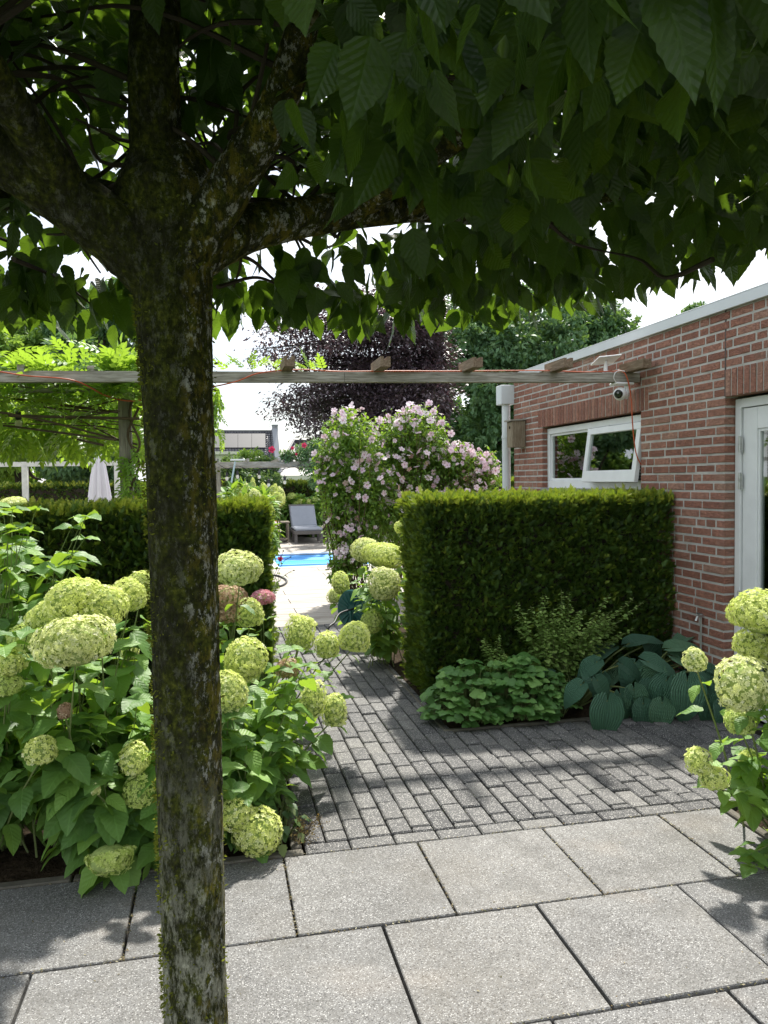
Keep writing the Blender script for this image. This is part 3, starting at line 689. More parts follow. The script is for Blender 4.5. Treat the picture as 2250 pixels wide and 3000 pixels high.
for i, x in enumerate(np.arange(-3.1, -.3, .45)):
    g = G(); g.box((x, 5.7, 2.345+.01), (x+.045, 9.4, 2.41), bev=.003); g.build('rafter', WOOD, perg)
g = G(); g.box((-3.2, 9.0, 2.271), (-.3, 9.1, 2.344)); g.build('rear_beam', WOOD, perg)
for x in (-3.1, -.5):
    g = G(); g.box((x, 9.0, -.03), (x+.09, 9.09, 2.27)); g.build('post', WOODV, perg)
# orange cable along the beam and down the wall
pts = [at(0, 803, 5.5), at(60, 812, 5.52), at(160, 822, 5.55), at(230, 855, 5.8), at(290, 866, 5.85), at(380, 850, 5.8), at(500, 827, 5.595), at(560, 806, 5.58)]
pts = [tuple(p) for p in pts]+[(x, 5.60+.02*math.sin(x*9), beamz(x)+.008+.004*math.sin(x*13)) for x in (.6, .9, 1.3, 1.7, 2.1, 2.5, 2.8, 3.05)]+[(3.13, 5.59, 2.425), (3.17, 5.575, 2.36), (3.2, 5.57, 2.2), (3.215, 5.575, 2.0)]
pts += [(3.26, 5.60, 1.78), (3.33, 5.615, 1.66)]
g = G(); g.tube(curve(pts, 160), .005, 6); tag(g.build('extension_cable', ORANGE, smooth=True), 'orange power cable draped along the pergola beam and into the window', 'cable')
# camera under the beam
cam_t = thing('security_camera', 'white dome security camera hanging under the beam end by the wall', 'camera', (3.15, 5.62, 2.25))
zc = beamz(3.15)-.075
g = G(); g.box((3.075, 5.58, zc-.02), (3.235, 5.69, zc), bev=.006); g.box((3.175, 5.6, zc-.09), (3.215, 5.65, zc-.0201), bev=.01); g.build('mount', WPLASTIC, cam_t)
g = G(); g.ball((3.135, 5.625, zc-.088), (.052, .052, .052), 14); g.tube([(3.15, 5.625, zc-.088), (3.20, 5.625, zc-.10)], .03, 16); g.build('housing', WPLASTIC, cam_t, smooth=True)
Mx = np.array([[0, 0, -1], [0, 1, 0], [1, 0, 0]]); dirn = nrm(np.array([-.72, -.68, -.12])); xa = nrm(np.cross((0, 0, 1.), dirn)); ya_ = np.cross(dirn, xa); Mr = np.stack([xa, ya_, dirn], 1)
g = G(); g.lathe([(.001, .054), (.026, .0525), (.034, .044), (.034, .03)], (3.135, 5.625, zc-.088), 18, M=Mr); g.build('front_plate', flat('black camera glass', (.01, .01, .012), .12, .6, .1, 5, 0), cam_t)
g = G(); g.lathe([(.001, .058), (.009, .056), (.011, .05)], (3.135, 5.625, zc-.078), 12, M=Mr); g.build('lens', flat('lens ring', (.2, .2, .22), .2, .6, .1, 5, 0), cam_t)
g = G(); g.tube(curve([(3.08, 5.585, zc-.01), (3.05, 5.57, zc+.03), (3.06, 5.56, zc+.07), (3.1, 5.57, zc+.085), (3.15, 5.58, zc+.083)], 20), .0035, 6); g.build('cable', WPLASTIC, cam_t)
sp_ = thing('solar_panel', 'small white solar panel on a stalk standing on the beam', 'solar panel', (3.02, 5.64, 2.42))
zb = beamz(3.02)
g = G(); g.lathe([(.028, 0), (.026, .012), (.015, .022), (.013, .075), (.010, .085), (.010, .10)], (3.02, 5.64, zb), 16); g.build('stalk', WPLASTIC, sp_, smooth=False)
g = G(); g.box((2.925, 5.57, zb+.10), (3.125, 5.72, zb+.110), rot=rotx(-.30) @ roty(-.12), bev=.003); g.build('panel', WPLASTIC, sp_)
# ============================================================ clipped yew hedges
def hedge(name, label, x0, x1, y0, y1, z1, faces, dens=1500, size=.05, mat=None, group=None, cat='hedge', core=.05, tpl=None, jit=.03, skew=0):
    t = thing(name, label, cat, ((x0+x1)/2, (y0+y1)/2, 0), group)
    P = []; Nn = []; CL = []
    for f in faces:
        if f == 'front': A = (x1-x0)*z1; n = int(A*dens); p = np.stack([rng.uniform(x0, x1, n), np.full(n, y0), rng.uniform(.02, z1, n)], 1); nn = [0, -1, 0]
        if f == 'left': A = (y1-y0)*z1; n = int(A*dens); p = np.stack([np.full(n, x0), rng.uniform(y0, y1, n), rng.uniform(.02, z1, n)], 1); nn = [-1, 0, 0]
        if f == 'right': A = (y1-y0)*z1; n = int(A*dens); p = np.stack([np.full(n, x1), rng.uniform(y0, y1, n), rng.uniform(.02, z1, n)], 1); nn = [1, 0, 0]
        if f == 'back': A = (x1-x0)*z1; n = int(A*dens*.5); p = np.stack([rng.uniform(x0, x1, n), np.full(n, y1), rng.uniform(.02, z1, n)], 1); nn = [0, 1, 0]
        if f == 'top': A = (x1-x0)*(y1-y0); n = int(A*dens*1.3); p = np.stack([rng.uniform(x0, x1, n), rng.uniform(y0, y1, n), np.full(n, z1)], 1); nn = [0, 0, 1]
        nn = np.array(nn, float)[None]*np.ones((n, 1))
        # clumpy relief: clusters stand out, hollows sink in
        q = p*np.array([7, 7, 7.]); cl = np.sin(q[:, 0]*2.1+1.3*np.sin(q[:, 2]*1.7))*np.sin(q[:, 2]*2.3+1.1*np.sin(q[:, 0]*1.9+q[:, 1]*2))*np.cos(q[:, 1]*2.2)
        dep = -.03+.034*cl+rng.normal(size=n)*jit*.6-np.abs(rng.normal(size=n))*jit
        p = p+nn*dep[:, None]; P.append(p); Nn.append(nn); CL.append(cl)
    P = np.concatenate(P); Nn = np.concatenate(Nn); cl_all = np.concatenate(CL); n = len(P)
    P[:, 1] -= skew*(P[:, 0]-x0)/(x1-x0)
    up = np.array([0, 0, .55]); d = nrm(Nn*.75+up+rvec(n)*.65); nr = nrm(rvec(n)+np.array([0, 0, .7]))
    new = np.clip(rng.random(n)**2.2*.75+.18*cl_all, 0, 1)  # clusters lighter, hollows darker: shade of the relief put into the colour
    topm = P[:, 2] > z1-.06; new = np.where(topm, np.minimum(1, new+.6), new)       # yellow-green along the clipped top: its sunlit look put into the colour
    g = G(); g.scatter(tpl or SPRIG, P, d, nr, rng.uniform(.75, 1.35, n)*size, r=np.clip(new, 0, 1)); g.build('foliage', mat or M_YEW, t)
    g = G(); c = core+.03
    g.box((x0+c, y0+c, -.03), (x1-c, y1-c, z1-c), r=.1); V_ = g.v[-1]; V_[:, 1] -= skew*(V_[:, 0]-x0)/(x1-x0)  # solid dark core, painted as the shaded inside behind the twigs
    nb_ = int((x1-x0)*14)
    for i in range(nb_):
        x = rng.uniform(x0+.05, x1-.05); p = np.array([x, rng.uniform(y0+.05, y0+.12), rng.uniform(.0, z1*.6)]); g.tube([p, p+np.array([rng.normal()*.08, rng.normal()*.02, rng.uniform(.3, .6)*z1*.6])], .004, 5)
    g.build('branches', TWIGDK, t); return t
hedge('yew_hedge', 'clipped yew hedge block standing against the brick wall', 1.44, 3.29, 5.36, 5.98, 1.455, ['front', 'left', 'top'], 6600, .044, skew=.24)
hedge('yew_hedge', 'clipped yew hedge behind the mossy trunk and the left hydrangeas', -1.55, .355, 5.42, 5.98, 1.435, ['front', 'right', 'top'], 5200, .050)

# ============================================================ roof-trained tree in the foreground
tree = thing('roof_trained_tree', 'mossy foreground tree trained flat like a roof with hanging toothed leaves', 'tree', (-.1, 2.02, 0))
def bark_tube(g, pts, rad, n=40, rings=90, amp=.04, f=1.0):
    P = curve(pts, rings); R = np.interp(np.linspace(0, 1, rings), np.linspace(0, 1, len(rad)), rad)
    T = nrm(np.gradient(P, axis=0)); ref = np.array([0, 1., 0]) if abs(T[0][1]) < .8 else np.array([1., 0, 0]); X = nrm(np.cross(T[0], ref)); V = []
    ph = rng.uniform(0, 6, 8)
    for i in range(rings):
        X = nrm(X-T[i]*(X @ T[i])); Yv = np.cross(T[i], X); a = np.linspace(0, 2*np.pi, n, endpoint=False); s_ = i/rings*f*10
        k = 1+amp*(.5*np.sin(2*a+ph[0]+s_*.5)+.35*np.sin(5*a+ph[1]+s_*1.1)*np.sin(s_*1.7+ph[2])+.3*np.sin(9*a+ph[3]-s_*1.9))+amp*.22*rng.normal(size=n)
        V.append(P[i]+(np.cos(a)*R[i]*k)[:, None]*X+(np.sin(a)*R[i]*k)[:, None]*Yv)
    V = np.concatenate(V); F = [[i*n+j, i*n+(j+1) % n, (i+1)*n+(j+1) % n, (i+1)*n+j] for i in range(rings-1) for j in range(n)]+[list(range(n))[::-1], [(rings-1)*n+j for j in range(n)]]
    g.add(V, F); return P, R
g = G()
TP, TR = bark_tube(g, [(-.080, 2.02, -.04), (-.081, 2.02, .5), (-.083, 2.02, 1.2), (-.088, 2.02, 1.9), (-.10, 2.02, 2.25), (-.10, 2.02, 2.42)], [.083, .079, .083, .086, .087, .10, .125, .08], 56, 220, .05)
g.build('trunk', BARK, tree, smooth=True)
limbs = [([(-.10, 2.02, 2.10), (-.25, 1.99, 2.22), (-.50, 1.93, 2.36), (-.85, 1.86, 2.46), (-1.4, 1.8, 2.5)], [.085, .075, .06, .045, .03]),
         ([(-.10, 2.02, 2.16), (-.125, 1.98, 2.42), (-.115, 1.93, 2.68), (-.08, 1.9, 3.1)], [.085, .060, .055, .05]),
         ([(-.42, 1.95, 2.31), (-.50, 1.9, 2.5), (-.47, 1.86, 2.75), (-.42, 1.84, 3.0)], [.05, .036, .03, .026]),
         ([(-.65, 1.9, 2.4), (-.72, 1.8, 2.55), (-.70, 1.75, 2.8), (-.62, 1.7, 3.0)], [.04, .03, .026, .02]),
         ([(-.08, 2.0, 2.14), (.05, 1.95, 2.32), (.17, 1.86, 2.5), (.24, 1.75, 2.72)], [.075, .055, .042, .032]),
         ([(-.06, 2.03, 2.17), (.12, 2.10, 2.27), (.45, 2.2, 2.37), (.9, 2.25, 2.44), (1.3, 2.2, 2.48)], [.08, .06, .05, .036, .024]),
         ([(-.08, 2.05, 2.22), (-.0, 2.25, 2.36), (.12, 2.5, 2.44), (.3, 2.75, 2.46)], [.07, .045, .034, .02]),
         ([(-.12, 2.05, 2.22), (-.3, 2.25, 2.38), (-.55, 2.5, 2.44), (-.8, 2.7, 2.46)], [.07, .04, .03, .018]),
         ([(.4, 2.18, 2.36), (.62, 1.9, 2.46), (.85, 1.55, 2.5), (1.0, 1.2, 2.52)], [.04, .032, .024, .015]),
         ([(-.3, 1.98, 2.26), (-.42, 1.75, 2.42), (-.5, 1.4, 2.52), (-.5, 1.1, 2.56)], [.05, .038, .028, .018]),
         ([(-1.45, 2.35, 2.42), (-.5, 2.36, 2.41), (.4, 2.37, 2.42), (1.2, 2.36, 2.42)], [.022, .024, .024, .02])]
g = G(); LP = []
for pts, rad in limbs:
    P, R = bark_tube(g, pts, rad, 22, 46, .07, .5); LP.append((P, R))
g.build('limb', BARK, tree, smooth=True)
# branches and hanging shoots
def zbot(x, y):
    z = 2.035-.05*np.clip(-x-.1, 0, 1)**.5+np.clip((x-.55)*.12, 0, .08)-np.clip((2.0-y)*.06, 0, .07)+.02*np.sin(x*9)+.015*np.sin(y*11+x*5)
    return z
g = G(); shoots = []
for i in range(190):
    P, R = LP[rng.integers(0, 10)]; k = rng.integers(12, len(P)); a = P[k]
    tgt = a+np.array([rng.normal()*.35, abs(rng.normal())*.45-.1, rng.uniform(-.15, .5)])
    dv = tgt-a; L = np.linalg.norm(dv); dv = dv/L*min(L, rng.uniform(.3, .95))
    b = a+dv; m_ = (a+b)/2+rng.normal(size=3)*.05; pts = curve([a, m_, b], 9)
    g.tube(pts, np.linspace(min(R[k]*.4, .008), .0025, 9), 6); shoots.append(pts)
# one long bare shoot that arcs down to the right, as in the photograph
arc = [tuple(at(*q)) for q in ((960, 185, 1.55), (1010, 215, 1.6), (1060, 280, 1.65), (1110, 390, 1.75), (1160, 455, 1.85), (1230, 520, 1.95), (1290, 540, 2.0))]
g.tube(curve(arc, 30), np.linspace(.011, .003, 30), 7)
for q in (((460, 545, 2.2), (540, 560, 2.3), (600, 610, 2.45), (680, 650, 2.6)), ((470, 620, 2.3), (560, 600, 2.4), (640, 640, 2.5)), ((500, 470, 2.2), (520, 560, 2.3), (505, 620, 2.4)), ((1540, 560, 1.6), (1440, 600, 1.75), (1380, 560, 1.8), (1290, 540, 2.0)), ((30, 560, 2.2), (120, 600, 2.4), (200, 660, 2.6))):
    g.tube(curve([tuple(at(*z_)) for z_ in q], 20), np.linspace(.007, .0025, 20), 6)
g.build('branch', TWIGDK, tree)
nl = 8400
X = rng.uniform(-1.75, 2.0, nl); Y = rng.uniform(.62, 2.86, nl); lay = rng.random(nl)
# thin the crown close in around the trunk where the photograph looks into bare limbs
near = (np.hypot(X+.1, (Y-1.95)) < .45); edge = (Y > 2.5) | (X > .95)
Z = zbot(X, Y)+.13+np.where(lay < .38, rng.uniform(0, .10, nl), rng.uniform(.08, .62, nl))
keep = ~(near & (Z < 2.52)); keep &= ~(X > 1.28+(2.86-Y)*.5); keep &= ~((X < 0) & (Y < 1.95) & (rng.random(nl) < .94)); keep &= ~((X < .12) & (Y < 1.55)); keep &= ~((X > -.1) & (X < .55) & (Y > 1.4) & (Y < 2.25) & (Z < 2.5) & (rng.random(nl) < .75)); keep &= ~((X < .05) & (X > -1.1) & (Y < 2.2) & (Z < 2.5) & (rng.random(nl) < .72))
keep &= ~((Y < 1.0) & (X > -.1) & (X < .25) & (rng.random(nl) < .5))
keep &= ~((X > .78) & (X < 1.02) & (Y > 1.55) & (Y < 1.95) & (rng.random(nl) < .75))
X, Y, Z = X[keep], Y[keep], Z[keep]; n = len(X); P = np.stack([X, Y, Z], 1)
hang = nrm(np.stack([rng.normal(size=n)*.5, rng.normal(size=n)*.5, -np.ones(n)], 1))
flatd = nrm(np.stack([rng.normal(size=n), rng.normal(size=n), -.45+0*X], 1)); fl = (Z > zbot(X, Y)+.32) & (rng.random(n) < .6)
d = np.where(fl[:, None], flatd, hang); nr = np.where(fl[:, None], nrm(np.array([0, 0, 1.])+rvec(n)*.35), nrm(rvec(n)*np.array([1, 1, .25])+np.array([-.1, -.35, .25])))
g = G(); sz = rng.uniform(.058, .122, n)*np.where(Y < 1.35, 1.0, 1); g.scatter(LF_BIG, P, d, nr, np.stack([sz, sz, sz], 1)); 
nt_ = 8600; P = np.stack([rng.uniform(-2.1, 1.7, nt_), rng.uniform(.3, 3.0, nt_), rng.uniform(2.68, 3.35, nt_)], 1)  # dense upper leaf layer added to block the sun over the crown
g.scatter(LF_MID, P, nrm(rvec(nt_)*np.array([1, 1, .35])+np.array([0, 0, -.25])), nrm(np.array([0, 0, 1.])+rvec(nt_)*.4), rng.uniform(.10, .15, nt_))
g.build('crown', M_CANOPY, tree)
# moss cushions along the left edge of the trunk
g = G(); npt = 5200; tt = rng.random(npt); ii = (tt*180).astype(int); ang = np.where(rng.random(npt) < .7, rng.normal(np.pi, .5, npt), rng.uniform(0, 2*np.pi, npt))
cl = (np.sin(TP[ii][:, 2]*21)+np.sin(TP[ii][:, 2]*47+1)+.9*rng.normal(size=npt) > -.1); ii, ang = ii[cl], ang[cl]; n = len(ii)
rad = np.stack([np.cos(ang), np.sin(ang)*.98, 0*ang], 1); P = TP[ii]+rad*(TR[ii]*1.0+.000)[:, None]+rng.normal(size=(n, 3))*np.array([.001, .001, .006])
g.scatter(LF_S, P, nrm(rad+rvec(n)*.7), rvec(n), rng.uniform(.006, .0135, n)); g.build('moss', leafmat('moss', (.06, .075, .01), (.12, .14, .02), (.2, .22, .03), .3, (.4, .45, .05), .8, 0, .1), tree)

# ============================================================ hydrangeas
def core_noise(V, ph, a):
    return 1+a*(np.sin(3.1*V[:, 0]+ph[0])+np.sin(3.7*V[:, 1]+ph[1])+np.sin(3.3*V[:, 2]+ph[2]))/1.6
def flower_head(parent, c, r, mat, rz=None, dens=1.0, label=None, fs=.0125, cone=False, flatb=.62, lump=.15, dirv=None):
    """a domed head of four-petalled florets; florets sit on and just inside a lumpy ellipsoid"""
    lump *= .8; c = np.array(c, float); r3 = np.array([r, r, rz if rz else r*.8])
    A = 4*math.pi*r*r*.8; n = int(min(3600, max(140, A/(fs*fs)*1.9*dens)))
    i = np.arange(n)+.5; ph_ = np.arccos(1-2*i/n); th = math.pi*(1+5**.5)*i; U = np.stack([np.cos(th)*np.sin(ph_), np.sin(th)*np.sin(ph_), np.cos(ph_)], 1)
    U = nrm(U+rng.normal(size=U.shape)*.06); ph = rng.uniform(0, 6, 3)
    k = core_noise(U, ph, lump)*(1+.045*np.sin(U[:, 0]*11+ph[1])*np.sin(U[:, 1]*12+ph[0]))*(1-np.abs(rng.normal(size=n))*.055)
    V = U*k[:, None]
    low = V[:, 2] < -flatb; V[low, 2] = -flatb+(V[low, 2]+flatb)*.25
    if cone: V[:, :2] *= (1.0-.55*np.clip((V[:, 2]+.6)/1.7, 0, 1))[:, None]; 
    P = V*r3; tilt = rotx(rng.normal()*.14) @ roty(rng.normal()*.14)
    if dirv is not None:
        z = nrm(np.array(dirv, float)); x = nrm(np.cross((0, 1., .1), z)); tilt = np.stack([x, np.cross(z, x), z], 1)
    nn = nrm(U/r3*r) @ tilt.T; P = P @ tilt.T+c
    nn = nrm(nn+rvec(n)*.42+np.array([0, 0, .12])); g = G()
    rr = np.clip(.38+.30*nn[:, 2]*0+rng.normal(size=n)*.24+.18*k-.1, 0, 1)
    g.scatter(FLORET, P, np.cross(nn, rvec(n)), nn, rng.uniform(.7, 1.25, n)*fs*.8, r=rr)
    o = g.build('flower_head', mat, parent)
    if label: o['label'] = label
    g = G(); cv = c+(np.array([0, 0, -.05*r])); g.ball(cv, r3*.80*(np.array([.8, .8, .9]) if cone else 1), 9); 
    g.build('gap_shade_core', CORE_H, o, smooth=True)  # ball core that shows as painted shade between the florets
    return o
CORE = []
def leaves_on(g, base, tip, n_pairs, size, start=.30, tpl=None, droop=.35, az0=None, term=False):
    """opposite leaf pairs with petioles along a stem from base to tip"""
    P = curve([base, (np.array(base)*.55+np.array(tip)*.45)+np.array([0, 0, .04]), tip], 12); az = rng.uniform(0, 6.28) if az0 is None else az0
    pos, dr, nr, sc = [], [], [], []
    for k in range(n_pairs):
        t = start+(1-start)*(k+.3)/n_pairs; i = min(10, int(t*11)); p = P[i]+(P[i+1]-P[i])*(t*11-i); a = az+k*math.pi/2
        for s_ in (0, 1):
            aa = a+s_*math.pi+rng.normal()*.3; o = np.array([math.cos(aa), math.sin(aa), .18]); pl = rng.uniform(.02, .055); q = p+o*pl
            dd = nrm(np.array([math.cos(aa), math.sin(aa), -droop+rng.normal()*.28])); pos.append(q); dr.append(dd)
            nr.append(nrm(np.array([math.cos(aa)*.3, math.sin(aa)*.3, 1])+rng.normal(size=3)*.22)); sc.append(size*rng.uniform(.65, 1.25)*(1-.25*(k == n_pairs-1)))
    if term:
        for k in range(3):
            aa = az+k*2.1; pos.append(P[-1]); dr.append(nrm(np.array([math.cos(aa), math.sin(aa), .15]))); nr.append(nrm(np.array([0, 0, 1.])+rng.normal(size=3)*.3)); sc.append(size*rng.uniform(.45, .8))
    g.scatter(tpl or LF_HYD, np.array(pos), np.array(dr), np.array(nr), np.array(sc)); return P
def hyd_bush(name, label, base, spread, heads, n_extra, leaf=.125, group=None, zr=(.35, 1.0), mat=None, near=None, npair=4, cat='hydrangea', tip_f=None):
    base = np.array(base, float); t = thing(name, label, cat, tuple(base), group)
    L = G(); Sx = G(); 
    for h in heads:
        c = np.array(h['c']); r = h['r']; b = base+np.array([rng.uniform(-1, 1)*spread[0]*.5, rng.uniform(-1, 1)*spread[1]*.5, 0])
        b = b*.6+np.array([c[0], c[1]+.15, 0])*.4; b[2] = 0
        P = leaves_on(L, b, c-np.array([0, 0, r*.55]), npair, leaf); Sx.tube(P, np.linspace(.0055, .0032, 12), 6)
        flower_head(t, c, r, h.get('m', P_LIME), h.get('rz'), h.get('d', 1), h.get('l'), h.get('fs', .0165), h.get('cone', False), dirv=h.get('dir'), lump=h.get('lump', .12), flatb=h.get('flatb', .62))
    for i in range(n_extra):
        b = base+np.array([rng.normal()*spread[0]*.33, rng.normal()*spread[1]*.33, 0]); b[2] = 0
        if tip_f: tip = tip_f()
        else: tip = base+np.array([rng.uniform(-1, 1)*spread[0], rng.uniform(-1, 1)*spread[1], rng.uniform(*zr)])
        P = leaves_on(L, b, tip, npair, leaf, start=.25, term=True); Sx.tube(P, np.linspace(.005, .002, 12), 6)
    L.build('foliage', mat or M_HYD, t, smooth=True); Sx.build('stem', STEMG, t)
    return t
def H(u, v, Y, rp, rzp=None, m=None, **k):
    s_ = pxm(u, v, Y); d = dict(c=at(u, v, Y), r=rp*s_, rz=(rzp or rp*.85)*s_, m=m or P_LIME); d.update(k); return d
# left bed, from the front edge back
GL = 'hydrangeas in the left bed'
hyd_bush('hydrangea', 'hydrangea left of the trunk carrying the biggest lime-cream flower head', (-.62, 3.62, 0), (.34, .28),
         [H(162, 1388, 3.15, 79, 58, P_CREAM, fs=.018, m2=1), H(160, 1292, 3.4, 60, 46), H(216, 1312, 3.38, 53, 52), H(108, 1325, 3.6, 36, 34), H(278, 1288, 3.6, 39, 38), H(306, 1262, 3.85, 30, 30), H(280, 1408, 3.9, 18, 19, P_CREAM)], 34, .165, GL, (.3, .92))
hyd_bush('hydrangea', 'hydrangea at the left picture edge with two stacked lime flower heads', (-1.05, 3.6, 0), (.3, .3),
         [H(24, 1432, 3.3, 32, 32), H(14, 1480, 3.3, 34, 28, P_GREEN), H(82, 1340, 3.75, 28, 26), H(88, 1620, 3.2, 33, 34), H(55, 1380, 3.9, 40, 30, P_GREEN)], 36, .165, GL, (.2, 1.0))
hyd_bush('hydrangea', 'hydrangea low behind the trunk with a drooping half-moon flower head', (-.35, 3.42, 0), (.42, .2),
         [H(290, 1640, 3.28, 32, 40, P_LIME), H(300, 1710, 3.26, 30, 42, P_GREEN), H(236, 1852, 3.12, 52, 32, P_GREEN, dir=(.1, -.3, -1), flatb=.2, lump=.2), H(140, 1537, 3.3, 14, 16, P_TAN, d=.6), H(206, 1705, 3.2, 9, 12, P_CREAM)], 42, .16, GL, (.08, .62))
hyd_bush('hydrangea', 'tall hydrangea at the far left with a flat pale head above the hedge top', (-1.25, 4.6, 0), (.35, .4),
         [H(27, 1085, 4.7, 29, 10, P_CREAM, flatb=.2)], 46, .16, GL, (.8, 1.32), tip_f=lambda: at(rng.uniform(-60, 190), rng.uniform(1090, 1330), rng.uniform(4.0, 5.0)))
hyd_bush('hydrangea', 'hydrangea right of the trunk with round lime heads leaning over the path', (.12, 3.85, 0), (.3, .3),
         [H(530, 1428, 3.7, 48, 48, P_LIME, dir=(.3, -.3, 1)), H(492, 1505, 3.5, 46, 56), H(675, 1513, 3.95, 30, 42, P_LIME), H(722, 1537, 3.98, 28, 40, P_LIME), H(620, 1445, 4.2, 24, 21, P_TAN)], 28, .135, GL, (.2, .75))
hyd_bush('hydrangea', 'low hydrangea right of the trunk with two heads resting near the terrace', (.06, 3.55, 0), (.26, .16),
         [H(512, 1757, 3.3, 38, 34, P_LIME), H(556, 1796, 3.3, 54, 50, P_LIME, lump=.08, dir=(.2, -.5, 1))], 22, .13, GL, (.15, .5))
hyd_bush('hydrangea', 'hydrangea behind the trunk with one lime head and fading tan-pink heads', (.0, 4.6, 0), (.25, .35),
         [H(517, 1231, 4.15, 50, 38, P_CREAM), H(492, 1288, 4.4, 44, 28, P_TAN), H(540, 1325, 4.3, 30, 34), H(505, 1325, 4.35, 38, 20, P_TAN)], 9, .11, GL, (.5, .98))
hyd_bush('hydrangea', 'hydrangea farthest along the left path edge with lime heads over the pavers', (.22, 4.9, 0), (.14, .35),
         [H(648, 1372, 4.7, 33, 42), H(706, 1397, 4.6, 28, 31), H(765, 1377, 4.55, 35, 37), H(655, 1338, 4.8, 30, 8, P_CREAM, d=.6)], 9, .105, GL, (.25, .7), tip_f=lambda: at(rng.uniform(590, 745), rng.uniform(1340, 1560), rng.uniform(4.2, 5.0)))
hyd_bush('hydrangea', 'small hydrangea with one bright pink flower head at the hedge end', (.30, 5.2, 0), (.08, .12),
         [H(567, 1290, 5.1, 26, 14, P_PINK, flatb=.3)], 6, .08, None, (.3, .75))
# behind the hedges, along the path
hyd_bush('hydrangea', 'hydrangea at the end of the right yew hedge with large cream heads', (1.42, 6.6, 0), (.25, .35),
         [H(790, 1189, 6.7, 32, 27, P_CREAM), H(830, 1202, 6.5, 46, 30, P_LIME), H(832, 1264, 6.2, 36, 42, P_CREAM), H(866, 1140, 6.8, 14, 14), H(803, 1345, 6.3, 24, 28, P_GREEN)], 20, .13, None, (.3, 1.0))
hyd_bush('hydrangea', 'hydrangea leaning over the hose reel with two pale green heads', (1.5, 7.6, 0), (.2, .3),
         [H(736, 1262, 7.6, 21, 27, P_LIME), H(722, 1288, 7.8, 16, 18, P_CREAM)], 10, .12, None, (.3, .85))
# right foreground bed
hyd_bush('hydrangea', 'hydrangea in the right foreground with large lime heads before the door', (2.6, 2.85, 0), (.3, .35),
         [H(1650, 1325, 2.85, 72, 50, P_LIME), H(1625, 1395, 2.9, 42, 32), H(1607, 1480, 2.72, 60, 64, P_CREAM, fs=.018), H(1600, 1560, 2.8, 32, 32, P_GREEN), H(1502, 1425, 2.95, 24, 28, P_CREAM), H(1508, 1645, 2.75, 27, 32, P_LIME), H(1542, 1680, 2.72, 30, 27, P_LIME), H(1645, 1940, 2.6, 20, 16, P_GREEN), H(1620, 1640, 2.9, 22, 20)], 26, .115, None, (.15, .9), tip_f=lambda: at(rng.uniform(1575, 1760), rng.uniform(1380, 1960), rng.uniform(2.55, 3.0)))
# wall side bed
def ground_leaves(name, label, cat, region, n, tpl, mat, size, h, group=None, stem=True, tri=False, seed_n=1):
    """low plant: long petioles from crowns, leaf or trefoil at each tip"""
    cx, cy_, rx, ry = region; t = thing(name, label, cat, (cx, cy_, 0), group); L = G(); Sx = G()
    for i in range(n):
        rr = math.sqrt(rng.random()); a = rng.uniform(0, 6.28); x = cx+rx*rr*math.cos(a); y = cy_+ry*rr*math.sin(a)
        z = h*(1-.8*rr*rr)*(rng.uniform(.2, 1.08) if rr > .6 else rng.uniform(.55, 1.08))+.02; b = np.array([cx+(x-cx)*.55, cy_+(y-cy_)*.55, 0]); tip = np.array([x, y, z])
        out_ = nrm(np.array([x-cx, y-cy_, 0])+1e-3+rng.normal(size=3)*np.array([.5, .5, 0])*rx)
        if tri:
            a0 = rng.uniform(0, 6.28); nn = nrm(np.array([0, -.25, 1])+rng.normal(size=3)*.3+out_*.3)
            ds = [np.array([math.cos(a0+k*2.0), math.sin(a0+k*2.0), -.1]) for k in (-1, 0, 1)]
            s_ = size*rng.uniform(.6, 1.35); L.scatter(tpl, np.array([tip]*3), np.array(ds), np.array([nn]*3), np.array([[s_*1.35, s_, s_]]*3), r=np.full(3, rng.random()))
        else:
            d_ = nrm(out_+np.array([0, 0, -.55+rng.normal()*.3])); L.scatter(tpl, np.array([tip]), np.array([d_]), np.array([nrm(np.array([0, 0, 1])+out_*.5+rng.normal(size=3)*.15)]), np.array([size*rng.uniform(.75, 1.2)]))
        if stem: Sx.tube(curve([b, (b+tip)/2+np.array([0, 0, h*.15]), tip], 6), .0022, 5)
    L.build('foliage', mat, t, smooth=True)
    if stem: Sx.build('stem', STEMG, t)
    return t
LF_ST = leaf_tpl(9, pr_ovate(.36, .75), .18, .15, .13)
ground_leaves('strawberry_plant', 'strawberry plants forming a low mound at the left end of the wall bed', 'strawberry plant', (1.62, 4.92, .29, .30), 240, LF_ST, M_STRAW, .056, .34, 'strawberry plants before the hedge', tri=True)
ground_leaves('strawberry_plant', 'strawberry plants in the middle of the low mound before the hedge', 'strawberry plant', (1.95, 4.90, .27, .29), 240, LF_ST, M_STRAW, .056, .38, 'strawberry plants before the hedge', tri=True)
ground_leaves('strawberry_plant', 'strawberry plants next to the hosta with small toothed leaves', 'strawberry plant', (2.18, 4.84, .2, .22), 90, LF_ST, M_STRAW, .052, .26, 'strawberry plants before the hedge', tri=True)
